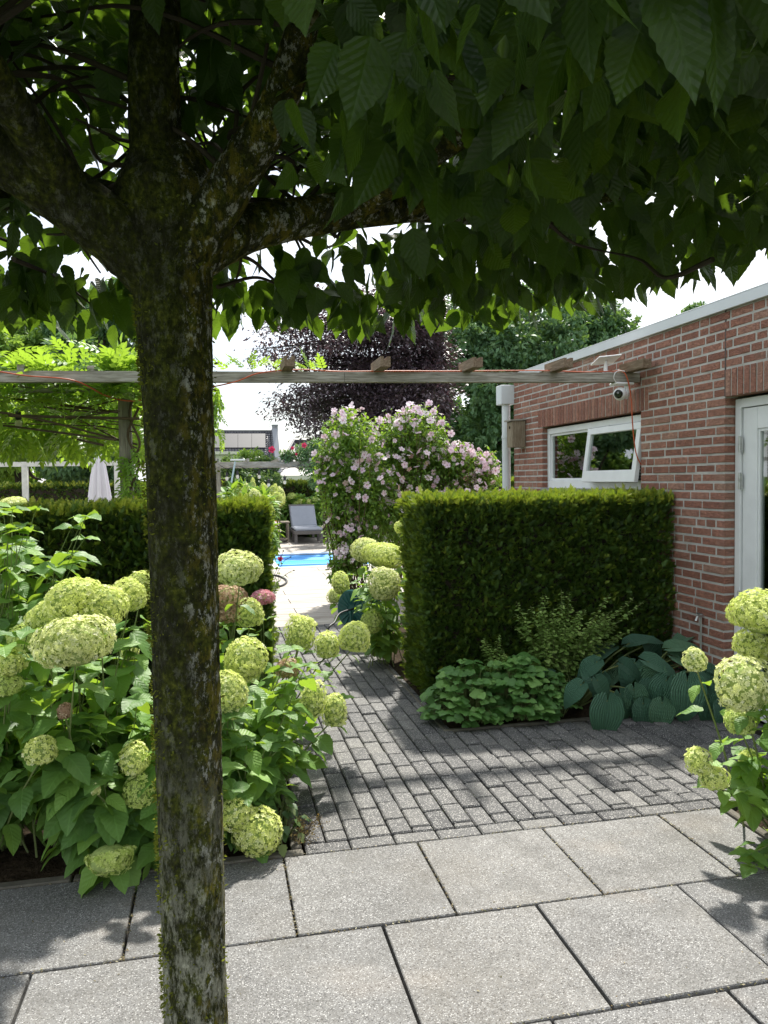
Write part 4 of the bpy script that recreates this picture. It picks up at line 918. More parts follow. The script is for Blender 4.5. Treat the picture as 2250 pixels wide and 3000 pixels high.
def hosta(name, label, c, leaves, extra, er=.25, size=.24):
    t = thing(name, label, 'hosta', (c[0], c[1], 0), 'blue hostas at the wall'); L = G(); Sx = G()
    for (u, v, Y, ln, ang, tl) in leaves:
        p = at(u, v, Y); a = math.radians(ang); d_ = RGT*math.cos(a)+UPV*math.sin(a)+np.array([0, -.15, 0]); nn = nrm(-FWD*tl+np.array([0, 0, 1.0]))
        s_ = ln*pxm(u, v, Y); L.scatter(LF_HOSTA, np.array([p]), np.array([nrm(d_)]), np.array([nn]), np.array([s_])); Sx.tube(curve([(c[0], c[1], 0), (np.array([c[0], c[1], 0])+p)/2+np.array([0, 0, .08]), p], 8), .006, 6)
    for i in range(extra):
        a = rng.uniform(0, 6.28); rr = rng.uniform(.4, 1)*er; p = np.array([c[0]+rr*math.cos(a), c[1]+rr*math.sin(a), rng.uniform(.18, .36)]); o_ = np.array([math.cos(a), math.sin(a), 0])
        L.scatter(LF_HOSTA, np.array([p]), np.array([nrm(o_+np.array([0, 0, -.5]))]), np.array([nrm(np.array([0, 0, 1])+o_*.5)]), np.array([size*rng.uniform(.7, 1.1)])); Sx.tube(curve([(c[0], c[1], 0), (np.array([c[0], c[1], 0])+p)/2+np.array([0, 0, .08]), p], 8), .006, 6)
    L.build('foliage', M_HOSTA, t, smooth=True); Sx.build('stem', STEMG, t)
hosta('hosta', 'blue-green hosta with a big puckered leaf lying on the pavers', (2.42, 4.92),
      [(1312, 1515, 4.45, 92, -100, 1.0), (1290, 1470, 4.55, 60, -60, .5), (1370, 1490, 4.6, 70, -85, .9), (1255, 1480, 4.6, 60, -140, .5), (1320, 1400, 4.95, 70, -160, .2), (1360, 1390, 5.0, 75, 20, .2), (1300, 1460, 4.75, 55, -110, .9), (1340, 1500, 4.6, 60, -70, .9), (1390, 1520, 4.55, 65, -95, 1.1), (1400, 1390, 5.0, 70, -60, .5), (1345, 1435, 4.7, 60, -30, .6), (1290, 1430, 4.7, 60, -150, .5)], 7, .24, .19)
hosta('hosta', 'blue-green hosta in the corner between hedge and brick wall', (2.95, 4.95),
      [(1485, 1470, 4.45, 98, -95, 1.0), (1440, 1470, 4.55, 75, -120, .8), (1400, 1430, 4.7, 95, -20, .3), (1460, 1420, 4.8, 85, -20, .4), (1430, 1520, 4.5, 70, -100, 1.1), (1530, 1500, 4.45, 75, -90, 1.1), (1560, 1520, 4.4, 70, -80, 1.1), (1420, 1450, 4.7, 80, -140, .5), (1470, 1385, 5.0, 80, 40, .1), (1450, 1400, 4.85, 80, 10, .2), (1520, 1450, 4.6, 80, -40, .6), (1540, 1480, 4.55, 80, -70, .9), (1500, 1430, 4.7, 80, -20, .3), (1405, 1480, 4.6, 70, -110, .8)], 12, .28, .22)
def sprigs_plant(name, label, cat, c, n, h, spread, lsize, mat, lean=(0, 0)):
    t = thing(name, label, cat, (c[0], c[1], 0)); L = G(); Sx = G()
    for i in range(n):
        b = np.array([c[0]+rng.normal()*.06, c[1]+rng.normal()*.05, 0]); tip = np.array([c[0]+lean[0]+rng.uniform(-1, 1)*spread, c[1]+lean[1]+rng.normal()*.1, h*rng.uniform(.6, 1.08)])
        P = curve([b, (b+tip)/2+np.array([0, 0, .08]), tip], 16); Sx.tube(P, np.linspace(.003, .0012, 16), 5)
        pos, dr, nr, sc = [], [], [], []
        for k in range(26):
            t_ = .25+.75*k/26; j = min(14, int(t_*15)); p = P[j]+(P[j+1]-P[j])*(t_*15-j); a = k*math.pi/2+rng.normal()*.2
            for s_ in (0, math.pi):
                o_ = np.array([math.cos(a+s_), math.sin(a+s_), .05]); pos.append(p+o_*.006); dr.append(o_+np.array([0, 0, rng.normal()*.2])); nr.append(np.array([0, 0, 1.])+rng.normal(size=3)*.25); sc.append(lsize*(1.5-1.05*t_)*rng.uniform(.7, 1.2))
        L.scatter(LF_ST, np.array(pos), np.array(dr), np.array(nr), np.array(sc))
    L.build('foliage', mat, t, smooth=True); Sx.build('stem', STEMG, t)
sprigs_plant('lemon_balm', 'lemon balm with upright pale green spires between hedge and hostas', 'herb', (2.32, 5.08), 46, .74, .42, .050, M_BALM, (.12, -.1))
sprigs_plant('lemon_balm', 'small lemon balm shoot rising from the strawberry plants', 'herb', (1.95, 5.12), 9, .50, .16, .04, M_BALM)
ground_leaves('ground_ivy', 'ivy trailing over the bed edge beside the lowest hydrangea heads', 'ivy', (.24, 3.5, .13, .2), 60, LF_ST, M_IVY, .05, .16)
t = thing('dry_weed', 'dried brown weed at the bed corner on the pavers', 'weed', (.36, 3.42, 0)); g = G(); L = G()
for i in range(26):
    b = np.array([.33+rng.normal()*.02, 3.42+rng.normal()*.03, 0]); tip = b+np.array([rng.uniform(-.04, .13), rng.normal()*.06, rng.uniform(.03, .13)]); g.tube([b, (b+tip)/2+np.array([0, 0, .02]), tip], .0012, 4)
    k = 14; L.scatter(LF_S, b+(tip-b)*rng.uniform(.3, 1, (k, 1))+rng.normal(size=(k, 3))*.008, rvec(k), rvec(k), rng.uniform(.006, .013, k))
g.build('stem', TWIG, t); L.build('foliage', leafmat('dry weed', (.12, .10, .03), (.2, .15, .05), (.28, .2, .07), .2, (.3, .2, .05), .8, 0), t)
# ============================================================ things around the pool terrace
WICK = flat('grey wicker', (.13, .12, .115), .8, .3, .3, 60, .6); CUSH = flat('grey cushion', (.30, .32, .37), .85, .2, .05, 10, .15)
def lounger(name, label, x, y, W=.74, rz=0):
    t = thing(name, label, 'sun lounger', (x, y, 0), None); R = rotz(rz); pv = (x, y, 0)
    g = G(); g.box((x-W/2, y, .22), (x+W/2, y+1.95, .31), rot=R, piv=pv, bev=.01); g.build('frame', WICK, t)
    for sx in (-1, 1):
        for yy in (.02, .7, 1.85):
            g = G(); cx = x+sx*(W/2-.04); g.box((cx-.035, y+yy, -.012), (cx+.035, y+yy+.07, .2195), rot=R, piv=pv, bev=.005); g.build('leg', WICK, t)
    g = G(); g.box((x-W/2+.02, y+.01, .312), (x+W/2-.02, y+1.15, .39), rot=R, piv=pv, bev=.025); g.build('seat_cushion', CUSH, t)
    g = G(); rb = rotx(math.radians(44)); V0 = len(g.v); g.box((x-W/2+.03, y+1.10, .34), (x+W/2-.03, y+1.86, .42), rot=rb, piv=(x, y+1.12, .36), bev=.025)
    g.build('back_cushion', CUSH, t)
    g = G(); g.box((x-W/2+.02, y+1.12, .30), (x+W/2-.02, y+1.98, .335), rot=rb, piv=(x, y+1.12, .36)); g.build('backrest', WICK, t)
lounger('sun_lounger', 'grey wicker sun lounger with raised cushioned back beyond the pool', 2.30, 19.7)
lounger('sun_lounger', 'sun lounger mostly hidden behind the flowers left of the side table', 1.02, 20.1)
t = thing('side_table', 'low wooden side table beside the grey lounger', 'table', (1.66, 20.4, 0)); tw = mat_wood('teak', (.16, .13, .10), (.26, .22, .17), (.36, .31, .25), (2, 20, 20), 0)
g = G(); g.box((1.36, 20.2, .50), (1.86, 20.75, .53)); g.build('table_top', tw, t)
for x in (1.38, 1.80):
    for y in (20.22, 20.69): g = G(); g.box((x, y, -.012), (x+.04, y+.04, .4995)); g.build('leg', tw, t)
g = G(); g.box((1.40, 20.24, .06), (1.82, 20.7, .08)); g.build('lower_shelf', tw, t)
# closed parasol
t = thing('closed_parasol', 'closed pale lilac parasol standing behind the left yew hedge', 'parasol', (-1.66, 12, 0))
g = G(); n = 64; V = []; prof = [(.95, .165), (1.15, .155), (1.4, .132), (1.7, .10), (1.9, .072), (1.97, .06), (2.03, .02), (2.07, .012)]
for (z, r_) in prof:
    for j in range(n):
        a = 2*math.pi*j/n; k = 1+(.22*math.cos(8*a+.6*math.sin(z*3)) + .06*math.sin(19*a+z*2))*(1 if z < 1.95 else .3); V.append([-1.66+r_*k*math.cos(a), 12+r_*k*math.sin(a), z+.03*math.cos(8*a)*(z < 1)])
F = [[i*n+j, i*n+(j+1) % n, (i+1)*n+(j+1) % n, (i+1)*n+j] for i in range(len(prof)-1) for j in range(n)]
g.add(V, F); g.build('canopy', flat('lilac parasol cloth', (.68, .65, .70), .85, .2, .04, 5, .1), t, smooth=True)
for k in range(6):
    a = k*math.pi/3; g = G(); g.tube([(-1.66+.05*math.cos(a), 12+.05*math.sin(a), 1.93), (-1.66+.068*math.cos(a), 12+.068*math.sin(a), 2.02)], .005, 5); g.build('rib_tip', WPLASTIC, t)
g = G(); g.tube([(-1.66, 12, 0), (-1.66, 12, 2.1)], .019, 12); g.build('pole', WPAINT, t)
g = G(); g.lathe([(.001, -.01), (.26, -.01), (.26, .05), (.22, .07), (.03, .07), (.03, .3), (.001, .3)], (-1.66, 12, 0), 24); g.build('base', flat('grey granite base', (.3, .3, .3), .6, .3, .1, 30, .1), t)
# white frame
t = thing('white_garden_frame', 'pale painted timber rail on posts behind the parasol', 'frame', (-3, 16, 0)); WP2 = flat('worn white timber', (.52, .52, .48), .75, .3, .2, 8, .2)
g = G(); g.box((-6, 15.97, 1.93), (-1.55, 16.05, 2.02), rot=roty(-.003)); g.build('rail', WP2, t)
for x in (-5.7, -3.62, -1.94): g = G(); g.box((x, 15.96, -.02), (x+.10, 16.06, 1.93), rot=roty(.004)); g.build('post', WP2, t)
# far beam with bulbs
t = thing('far_pergola', 'distant pergola beam above the pool terrace with a post by the trunk', 'pergola', (.2, 18, 0))
z0, z1 = at(460, 1004, 18)[2], at(690, 1003, 18)[2]
g = G(); g.box((-.6, 17.95, z0-.05), (2.75, 18.05, z0+.06), bev=.004); g.box((-.6, 19.9, z0-.05), (2.75, 20.0, z0+.06)); g.build('beam', WOOD, t)
for x in (.02, 2.6):
    g = G(); g.box((x, 17.96, -.02), (x+.09, 18.04, z0-.051)); g.build('post', WOODV, t)
for x in (.0, .7, 1.4, 2.1): g = G(); g.box((x, 17.7, z0+.062), (x+.05, 20.2, z0+.13)); g.build('rafter', WOOD, t)
BULB = N('clear bulb'); BULB.P(color=(.75, .72, .62), rough=.1, spec=.6, alpha=.75); BULB = BULB.m
def bulb_string(name, label, pts_b, wire, s_=1.0):
    p0 = wire[0]; t = thing(name, label, 'string light', tuple(p0)); g = G(); g.tube(curve(wire, 60), .0045*s_, 5); g.build('wire', BLACK, t)
    for p in pts_b:
        p = np.array(p); g = G(); g.tube([p+np.array([0, 0, .075*s_+.06]), p+np.array([0, 0, .075*s_])], .003*s_, 5); g.lathe([(.009*s_, .08*s_), (.019*s_, .07*s_), (.021*s_, .02*s_), (.012*s_, .015*s_)], p, 12); h = g.build('lamp_holder', BLACK, t, smooth=False)
        g = G(); g.lathe([(.001, -.045*s_), (.015*s_, -.04*s_), (.025*s_, -.02*s_), (.025*s_, -.002*s_), (.014*s_, .015*s_)], p, 14); g.build('bulb', BULB, t, smooth=True)
def B(u, v, Y): return at(u, v, Y)
bulb_string('string_light', 'string of glass bulbs hanging in the wisteria pergola at the left', [B(40, 912, 6.7), B(58, 940, 7.2), B(119, 940, 9.2), B(149, 945, 10), B(187, 952, 11)],
            [B(-20, 868, 6.5), B(32, 868, 6.7), B(50, 872, 7.2), B(85, 905, 8), B(119, 920, 9.2), B(149, 926, 10), B(187, 937, 11), B(230, 925, 11.5)], 1.15)
bulb_string('string_light', 'string of small bulbs hanging from the distant pergola beam', [B(490, 1032, 17.9), B(513, 1028, 17.9), B(560, 1028, 17.9), B(580, 1046, 17.9), B(615, 1040, 17.9)],
            [B(472, 1003, 17.9), B(490, 1012, 17.9), B(513, 1007, 17.9), B(540, 1014, 17.9), B(580, 1012, 17.9), B(600, 1016, 17.9), B(650, 1004, 17.9)], 1.5)
# pool brush leaning on the far hydrangeas
t = thing('pool_brush', 'pool brush on a long pale blue pole standing upright', 'brush', tuple(at(497, 1070, 13)))
g = G(); a, b = at(494, 1075, 13), at(508, 997, 13); a2 = a+(a-b)*(a[2]/(b[2]-a[2])); g.tube([a2, b], .014, 10); g.build('pole', flat('pale blue aluminium', (.42, .55, .62), .4, .5, .05, 5, 0, metal=.3), t)
g = G(); b2 = at(512, 994, 13); g.box(b2-np.array([.11, .03, .012]), b2+np.array([.13, .03, .018]), bev=.008); g.build('brush_head', flat('brush head', (.5, .55, .58), .5, .4, .05, 5, 0), t)
# hose and reel
GR = flat('dark green plastic', (.005, .085, .075), .45, .5, .1, 10, .05)
t = thing('hose_reel', 'dark green hose reel under the right path hydrangea', 'hose reel', (1.62, 7.4, 0)); c = at(762, 1318, 7.4); c = np.array([c[0], c[1], c[2]])
Mr = np.stack([np.array([0, 1., 0]), np.array([0, 0, 1.]), np.array([1., 0, 0])], 1) @ rotz(0); Rr = rotz(math.radians(38)) @ Mr
g = G(); R_ = .19; g.lathe([(.02, -.012), (R_, -.012), (R_+.012, 0), (R_, .012), (R_-.02, .012), (.05, .006), (.02, .006)], c+np.array([0, 0, 0]), 36, M=Rr)
for k in range(18):
    a = 2*math.pi*k/18; d_ = Rr @ np.array([math.cos(a), math.sin(a), 0]); o_ = Rr @ np.array([0, 0, -.017]); g.tube([c+d_*.06+o_, c+d_*(R_-.02)+o_], .006, 5)
g.build('side_disc', GR, t)
g = G(); ax = Rr @ np.array([0, 0, 1.]); g.lathe([(.02, -.012), (R_, -.012), (R_+.012, 0), (R_, .012), (.02, .012)], c+ax*.2, 36, M=Rr); g.build('side_disc', GR, t)
g = G(); g.lathe([(.10, .013), (.10, .187)], c, 20, M=Rr); g.build('drum', GR, t)
g = G(); g.tube([c+ax*-.03+np.array([0, 0, 0]), np.array([c[0]-.03, c[1], 0])-np.array([0, .12, 0])], .012, 8); g.tube([c+ax*.23, np.array([c[0]+ax[0]*.23, c[1]+ax[1]*.23+.12, 0])], .012, 8); g.build('stand', GR, t)
t = G(); t.tube(curve([c+np.array([.02, -.02, .02]), at(735, 1325, 7.2), at(722, 1345, 6.95), at(708, 1361, 6.85), (at(700, 1372, 6.8)*np.array([1, 1, 0]))+np.array([0, 0, .015]), np.array([.62, 6.6, .012]), np.array([.5, 6.9, .012])], 50), .0095, 8); tag(t.build('garden_hose', BLACK, smooth=True), 'black garden hose running off the green reel across the path', 'hose')
p = [onz for onz in ((575, 1242), (600, 1240), (618, 1252), (612, 1264), (590, 1272), (570, 1280))]
def gz(u, v, z=0):
    uu, vv = u*2250/1659, v*2250/1659; d = FWD+RGT*(uu-1125)/F_PX-UPV*(vv-1500)/F_PX; k = (z-EYE)/d[2]; return np.array([d[0]*k, d[1]*k, z])
t = G(); t.tube(curve([gz(u, v, .0) for u, v in ((560, 1248), (585, 1243), (606, 1246), (619, 1255), (612, 1264), (590, 1270), (565, 1276))], 40)+np.array([0, 0, .005]), .016, 8); tag(t.build('garden_hose', BLACK, smooth=True), 'loop of dark hose lying on the pale terrace before the pool', 'hose')
# small wiry dark plant with a crimson bud at the hedge end, pink aster-like flowers
t = thing('wiry_perennial', 'thin dark-stemmed perennial with a crimson bud at the end of the left hedge', 'perennial', (.42, 5.7, 0)); g = G(); L = G(); Fl = G()
for (q) in (((575, 1330), (590, 1260), (612, 1215), (628, 1203)), ((575, 1330), (585, 1265), (600, 1225), (612, 1190)), ((575, 1330), (600, 1260), (622, 1238), (635, 1232)), ((575, 1330), (580, 1260), (585, 1210), (590, 1188)), ((575, 1330), (588, 1290), (600, 1262), (603, 1238))):
    P = curve([at(u, v, 5.7) for u, v in q], 14); g.tube(P, .0018, 5); k = 8
    L.scatter(LF_MID, P[2:10], rvec(8)*np.array([1, 1, .3]), np.array([0, 0, 1.])+rvec(8)*.5, rng.uniform(.025, .05, 8)); Fl.ball(P[-1], .006, 5)
g.build('stem', TWIGDK, t); L.build('foliage', M_HIBL, t); Fl.build('seed_head', TWIGDK, t)
g = G(); p = at(605, 1207, 5.7); g.scatter(FLOWER, np.array([p, p]), np.array([[0, 0, 1.], [1, 0, 0]]), np.array([[.4, -1, .3], [-.5, -.5, 1]]), np.array([.02, .02])); g.build('flower', P_RED, t)
# ============================================================ rose of sharon shrubs
HIBS = []
def hib(name, label, X, Y, blobs, n_leaf, nfl, front):
    t = thing(name, label, 'shrub', (X, Y, 0), 'rose of sharon shrubs by the pool'); L = G(); Sx = G(); 
    blobs = np.array(blobs, float); wts = blobs[:, 3]*blobs[:, 4]; pick = rng.choice(len(blobs), n_leaf, p=wts/wts.sum()); U = rvec(n_leaf)*(rng.random(n_leaf)**.6*1.08)[:, None]
    P = blobs[pick, :3]+U*np.stack([blobs[pick, 3], blobs[pick, 3], blobs[pick, 4]], 1); ok = P[:, 2] > .15; P, U = P[ok], U[ok]; n = len(P)
    L.scatter(LF_MID, P, nrm(U*.5+rvec(n)*.8+np.array([0, 0, -.15])), nrm(rvec(n)*.6+np.array([0, 0, 1])), rng.uniform(.045, .085, n))
    for i in range(60):
        b = blobs[rng.integers(0, len(blobs))]; tip = b[:3]+nrm(rng.normal(size=3)*np.array([1, 1, 0])+np.array([0, 0, 1.2]))*np.array([b[3], b[3], b[4]])*rng.uniform(.95, 1.42); base = np.array([X+rng.normal()*.12, Y+rng.normal()*.12, 0]); mid = base*.35+tip*.65; mid[2] = tip[2]*.55
        Pc = curve([base, mid, tip], 14); Sx.tube(Pc, np.linspace(.011, .0025, 14), 5); k = 10; L.scatter(LF_MID, Pc[9:][rng.integers(0, 5, k)], rvec(k)+np.array([0, 0, .2]), np.array([0, 0, 1.])+rvec(k)*.6, rng.uniform(.035, .07, k))
    L.build('foliage', M_HIBL, t); Sx.build('stem', TWIG, t); HIBS.append((t, blobs[:6]))
    for i in range(nfl):
        b = blobs[rng.choice(len(blobs), p=wts/wts.sum())]; u = nrm(rng.normal(size=3)+np.array([-.2, -.9, 1.25])); p = b[:3]+u*np.array([b[3], b[3], b[4]])*rng.uniform(.9, 1.2)
        if p[2] < .3: p[2] += .6
        m_ = P_HIB if rng.random() < .78 else P_HIBW; g = G(); s_ = rng.uniform(.040, .056)*(1 if m_ is P_HIB else .72); g.scatter(FLOWER, p[None], rvec(1), nrm(u+rng.normal(size=3)*.35+np.array([0, -.4, 0]))[None], np.array([s_])); g.build('flower', m_, t)

def hib_rest(t, blobs, n):
    blobs = np.array(blobs, float); pk = rng.integers(0, len(blobs), n); u = nrm(rng.normal(size=(n, 3))+np.array([-.1, -.3, 1.3])); P = blobs[pk, :3]+u*np.stack([blobs[pk, 3], blobs[pk, 3], blobs[pk, 4]], 1)*rng.uniform(.8, 1.2, (n, 1))
    g = G(); g.scatter(FLOWER, P, rvec(n), nrm(u+rvec(n)*.7), rng.uniform(.022, .045, n)); o = g.build('small_flowers', P_HIB, t); o['kind'] = 'stuff'
def blob(u, v, Y, ru, rv): p = at(u, v, Y); s_ = pxm(u, v, Y); return [p[0], p[1], p[2], ru*s_, rv*s_]
hib('rose_of_sharon', 'tall rose of sharon in lilac-pink bloom beside the pool, left one', at(760, 1200, 10.2)[0], 10.2,
    [blob(755, 960, 10.2, 60, 75), blob(730, 1060, 10.2, 45, 75), blob(790, 1080, 10.2, 70, 100), blob(745, 1150, 10.2, 45, 60), blob(780, 1180, 10.0, 50, 50), blob(755, 1215, 9.9, 34, 34), blob(728, 1235, 9.8, 20, 28), blob(700, 1010, 10.3, 22, 50)], 9500, 88, 1)
hib('rose_of_sharon', 'tallest rose of sharon with pink-white flowers between its two neighbours', at(890, 1200, 10.6)[0], 10.6,
    [blob(850, 960, 10.6, 60, 60), blob(905, 940, 10.6, 62, 60), blob(870, 1040, 10.6, 75, 90), blob(930, 1010, 10.6, 50, 60), blob(860, 1120, 10.4, 60, 70)], 9000, 95, 1)
hib('rose_of_sharon', 'lower rose of sharon with pink flowers near the white drainpipe', at(1010, 1150, 10.4)[0], 10.4,
    [blob(985, 1010, 10.4, 50, 50), blob(1040, 1030, 10.4, 42, 50), blob(1010, 1090, 10.4, 70, 60)], 5500, 60, 1)
for t_, b_ in HIBS: hib_rest(t_, b_, 250)
# ============================================================ wisteria on the pergola
t = thing('wisteria', 'bright green wisteria covering the left pergola with twining stems', 'climber', (-.6, 6.3, 0)); L = G(); Sx = G()
def wis(n, f, dsc=.24, up=.0, hang=.5):
    P = np.array([f() for _ in range(n)]); d = nrm(rvec(n)*np.array([1, 1, .4])+np.array([0, 0, up-hang])); L.scatter(LF_COMP, P, d, nrm(np.array([0, 0, 1.])+rvec(n)*.6), rng.uniform(.7, 1.2, n)*dsc)
wis(900, lambda: np.array([rng.uniform(-3.2, -.42), rng.uniform(5.75, 9.4), 2.40+rng.normal()*.05]), .25, .1, .3)
wis(520, lambda: np.array([rng.uniform(-3.2, -.35), rng.uniform(5.8, 6.6), 2.33+rng.normal()*.12]), .22, .3, .1)
wis(620, lambda: np.array([rng.uniform(-3.4, -.5), rng.uniform(6.6, 9.3), rng.uniform(2.0, 2.35)]), .24, 0, .8)
wis(260, lambda: at(rng.uniform(-10, 175), rng.uniform(850, 950), rng.uniform(7, 9)), .20, 0, 1.0)
wis(70, lambda: at(rng.uniform(225, 310), rng.uniform(770, 860), rng.uniform(5.7, 6.1)), .20, .5, .2)
wis(26, lambda: at(rng.uniform(262, 310), rng.uniform(960, 1060), 6.05), .14, 0, .8)
wis(16, lambda: at(rng.uniform(470, 600), rng.uniform(785, 803), rng.uniform(5.6, 5.7)), .11, .8, 0)
wis(8, lambda: at(rng.uniform(630, 700), rng.uniform(796, 804), 5.66), .12, .8, 0)
wis(9, lambda: at(rng.uniform(466, 482), rng.uniform(830, 960), 5.9), .11, 0, 1)
for i in range(17):
    y = rng.uniform(5.8, 8.6); x0 = rng.uniform(-3.4, -1.2); x1 = rng.uniform(-.9, -.45); z = rng.uniform(2.12, 2.36)
    Sx.tube(curve([(x0, y+rng.normal()*.4, z+rng.normal()*.05), ((x0+x1)/2, y, z-rng.uniform(0, .09)), (x1, 6.2+rng.normal()*.3, 2.05+rng.normal()*.1)], 14), rng.uniform(.004, .011), 5)
for q in (((300, 1060), (278, 1010), (302, 960), (280, 900), (290, 850)), ((282, 1055), (300, 1000), (276, 940), (300, 880))): Sx.tube(curve([at(u, v, 6.08) for u, v in q], 24), .010, 6)
Sx.tube(curve([at(u, v, 5.62) for u, v in ((545, 800), (535, 780), (548, 765), (560, 757), (575, 745))], 14), .002, 4)
L.build('foliage', M_WIS, t); Sx.build('stem', TWIG, t)
# ============================================================ far planting
def crown_tree(name, label, base, blobs, n, tpl, mat, size, trunk_r, group=None, cat='tree', shell=.5, trunk_h=None, updir=.0, up=.5):
    t = thing(name, label, cat, tuple(base), group); blobs = np.array(blobs, float); w_ = blobs[:, 3]**1.3*blobs[:, 4]; pk = rng.choice(len(blobs), n, p=w_/w_.sum())
    # leaf clumps: many small tufts on the blobs, leaves gathered round them
    nc = max(20, n//26); pc = rng.choice(len(blobs), nc, p=w_/w_.sum()); U = rvec(nc); C = blobs[pc, :3]+U*np.stack([blobs[pc, 3], blobs[pc, 3], blobs[pc, 4]], 1)*(shell+(1-shell)*rng.random(nc)**.6)[:, None]
    ci = rng.integers(0, nc, n); cs = np.sqrt(w_.mean()**(1/1.3)/6)*.16*blobs[:, 3].mean()**.35
    sp_ = (rng.normal(size=(n, 3))*np.array([1, 1, .6])); P = C[ci]+sp_*np.clip(blobs[pc[ci], 3]*.13, .06, .55)[:, None]
    d = nrm(U[ci]*.6+rvec(n)*.8+np.array([0, 0, -.2])); nr = nrm(rvec(n)*.7+np.array([0, 0, up])+U[ci]*.4)
    L = G(); L.scatter(tpl, P, d, nr, rng.uniform(.7, 1.3, n)*size, r=np.clip(rng.random(nc)[ci]*.6+rng.random(n)*.4, 0, 1)); L.build('crown', mat, t)
    g = G(); base = np.array(base, float); top = blobs[:, :3].mean(0); g.tube(curve([base, base*.5+np.array([top[0], top[1], 0])*.5+np.array([0, 0, top[2]*.5]), top], 12), np.linspace(trunk_r, trunk_r*.4, 12), 10)
    for b in blobs[:: max(1, len(blobs)//14)]:
        st = base+(top-base)*rng.uniform(.35, .8); g.tube(curve([st, (st+b[:3])/2+np.array([0, 0, -.2]), b[:3]], 8), np.linspace(trunk_r*.35, trunk_r*.06, 8), 6)
    g.build('trunk', TWIGDK, t); return t
def blobs_in(u0, u1, v0, v1, Y0, Y1, n, ru, rv=None):
    o = []
    for i in range(n): o.append(blob(rng.uniform(u0, u1), rng.uniform(v0, v1), rng.uniform(Y0, Y1), ru*rng.uniform(.7, 1.3), (rv or ru*.8)*rng.uniform(.7, 1.3)))
    return o
bm = at(1150, 1040, 34); 
crown_tree('field_maple', 'large dark green maple rising behind the brick building', (bm[0], 34, 0), blobs_in(985, 1330, 680, 1030, 31, 37, 75, 50)+[blob(1060, 680, 33, 60, 45), blob(1170, 665, 34, 70, 50), blob(1290, 690, 35, 55, 40), blob(1340, 700, 35, 35, 40), blob(980, 740, 33, 45, 45), blob(950, 830, 33, 35, 60), blob(960, 930, 33, 40, 60), blob(1010, 760, 32, 55, 60), blob(1100, 760, 32, 60, 60), blob(1200, 750, 32, 60, 50)], 90000, LF_S, M_MAPLE, .25, .4, shell=.55)
crown_tree('field_maple', 'treetop just showing over the zinc roof edge at the right', tuple(at(1505, 1040, 60)*np.array([1, 1, 0])), [blob(1505, 672, 60, 26, 18), blob(1480, 690, 60, 25, 14), blob(1530, 690, 60, 25, 14)], 2600, LF_S, M_MAPLE, .32, .2, shell=.3)
# copper beech: layered sprays along drooping boughs
t = thing('copper_beech', 'dark purple copper beech with layered boughs behind the rose of sharon', 'tree', (at(960, 1040, 27)[0], 27, 0)); L = G(); Sx = G(); root = at(955, 960, 27); Sx.tube([root*np.array([1, 1, 0]), root+np.array([0, 0, 2.5]), at(940, 640, 27)], [.35, .28, .1], 12)
ends = [(560, 760), (575, 705), (620, 720), (600, 790), (640, 840), (600, 868), (655, 880), (610, 898), (690, 905), (660, 930), (720, 930), (740, 690), (700, 740), (760, 780), (800, 700), (850, 720), (700, 820), (760, 860), (800, 900), (850, 880), (900, 930), (680, 650), (900, 680), (850, 800), (920, 800), (640, 780), (730, 900), (780, 940), (830, 950), (880, 1000), (930, 880)]
pos, dr, rr = [], [], []
for (u, v) in ends:
    for rep in range(3):
        Yd = 27+rng.uniform(-3.2, 2.6); tip = at(u+rng.normal()*10, v+rng.normal()*10, Yd); st = at(950+rng.normal()*5, min(980, max(660, v+rng.uniform(-40, 60))), 27); md = (st+tip)/2+np.array([0, 0, rng.uniform(.1, .6)]); P = curve([st, md, tip], 26); Sx.tube(P, np.linspace(.06, .01, 26), 5)
        for k in range(5, 26):
            for s_ in range(3):
                az = rng.uniform(0, 6.28); Ls = rng.uniform(.3, 1.15)*(1-.4*(k/25)); o_ = np.array([math.cos(az), math.sin(az)*.9, -.12+rng.normal()*.35])
                if rng.random() < .35: Sx.tube([P[k], P[k]+o_*Ls], .008, 3, cap=False)
                m = int(7+Ls*13); tt = rng.random(m); q = P[k]+o_*Ls*tt[:, None]+rng.normal(size=(m, 3))*np.array([.16, .16, .17]); q[:, 2] -= .12*tt*tt; pos.append(q); dr.append(nrm(o_+rvec(m)*.6)); rr.append(np.clip(rng.random()*.5+rng.random(m)*.5, 0, 1))
pos = np.concatenate(pos); dr = np.concatenate(dr); rr = np.concatenate(rr); n = len(pos)
L.scatter(LF_S, pos, dr, nrm(np.array([0, 0, 1.])+rvec(n)*.55), rng.uniform(.10, .17, n), r=rr); L.build('crown', M_BEECH, t); Sx.build('trunk', TWIGDK, t)
# left background
for (lab, u, u0, u1, v0, v1, Y, n, cnt, ru, mt, sz) in (
    ('bright green sweetgum filling the left edge behind the wisteria', 60, -60, 120, 700, 1000, 22, 26, 26000, 42, M_GUM, .19),
    ('dark-trunked sweetgum behind the parasol and white rail', 135, 110, 290, 740, 1010, 20, 24, 26000, 42, M_MAPLE, .19)):
    crown_tree('sweetgum_tree', lab, tuple(at(u, 1040, Y)*np.array([1, 1, 0])), blobs_in(u0, u1, v0, v1, Y-1.5, Y+2.5, n, ru)+blobs_in(u0, u1, 960, 1050, Y, Y+3, 8, 30)+blobs_in(u0, u1, 640, 720, Y, Y+3, 6, 42), int(cnt*1.2), LF_MID, mt, sz, .24, 'sweetgum trees at the left', shell=.45)
crown_tree('willow', 'feathery pale green treetop between the two sweetgums', tuple(at(235, 1040, 30)*np.array([1, 1, 0])), blobs_in(210, 290, 730, 830, 29, 31, 10, 26), 5000, LF_WIS, M_GUM, .35, .15, shell=.3)
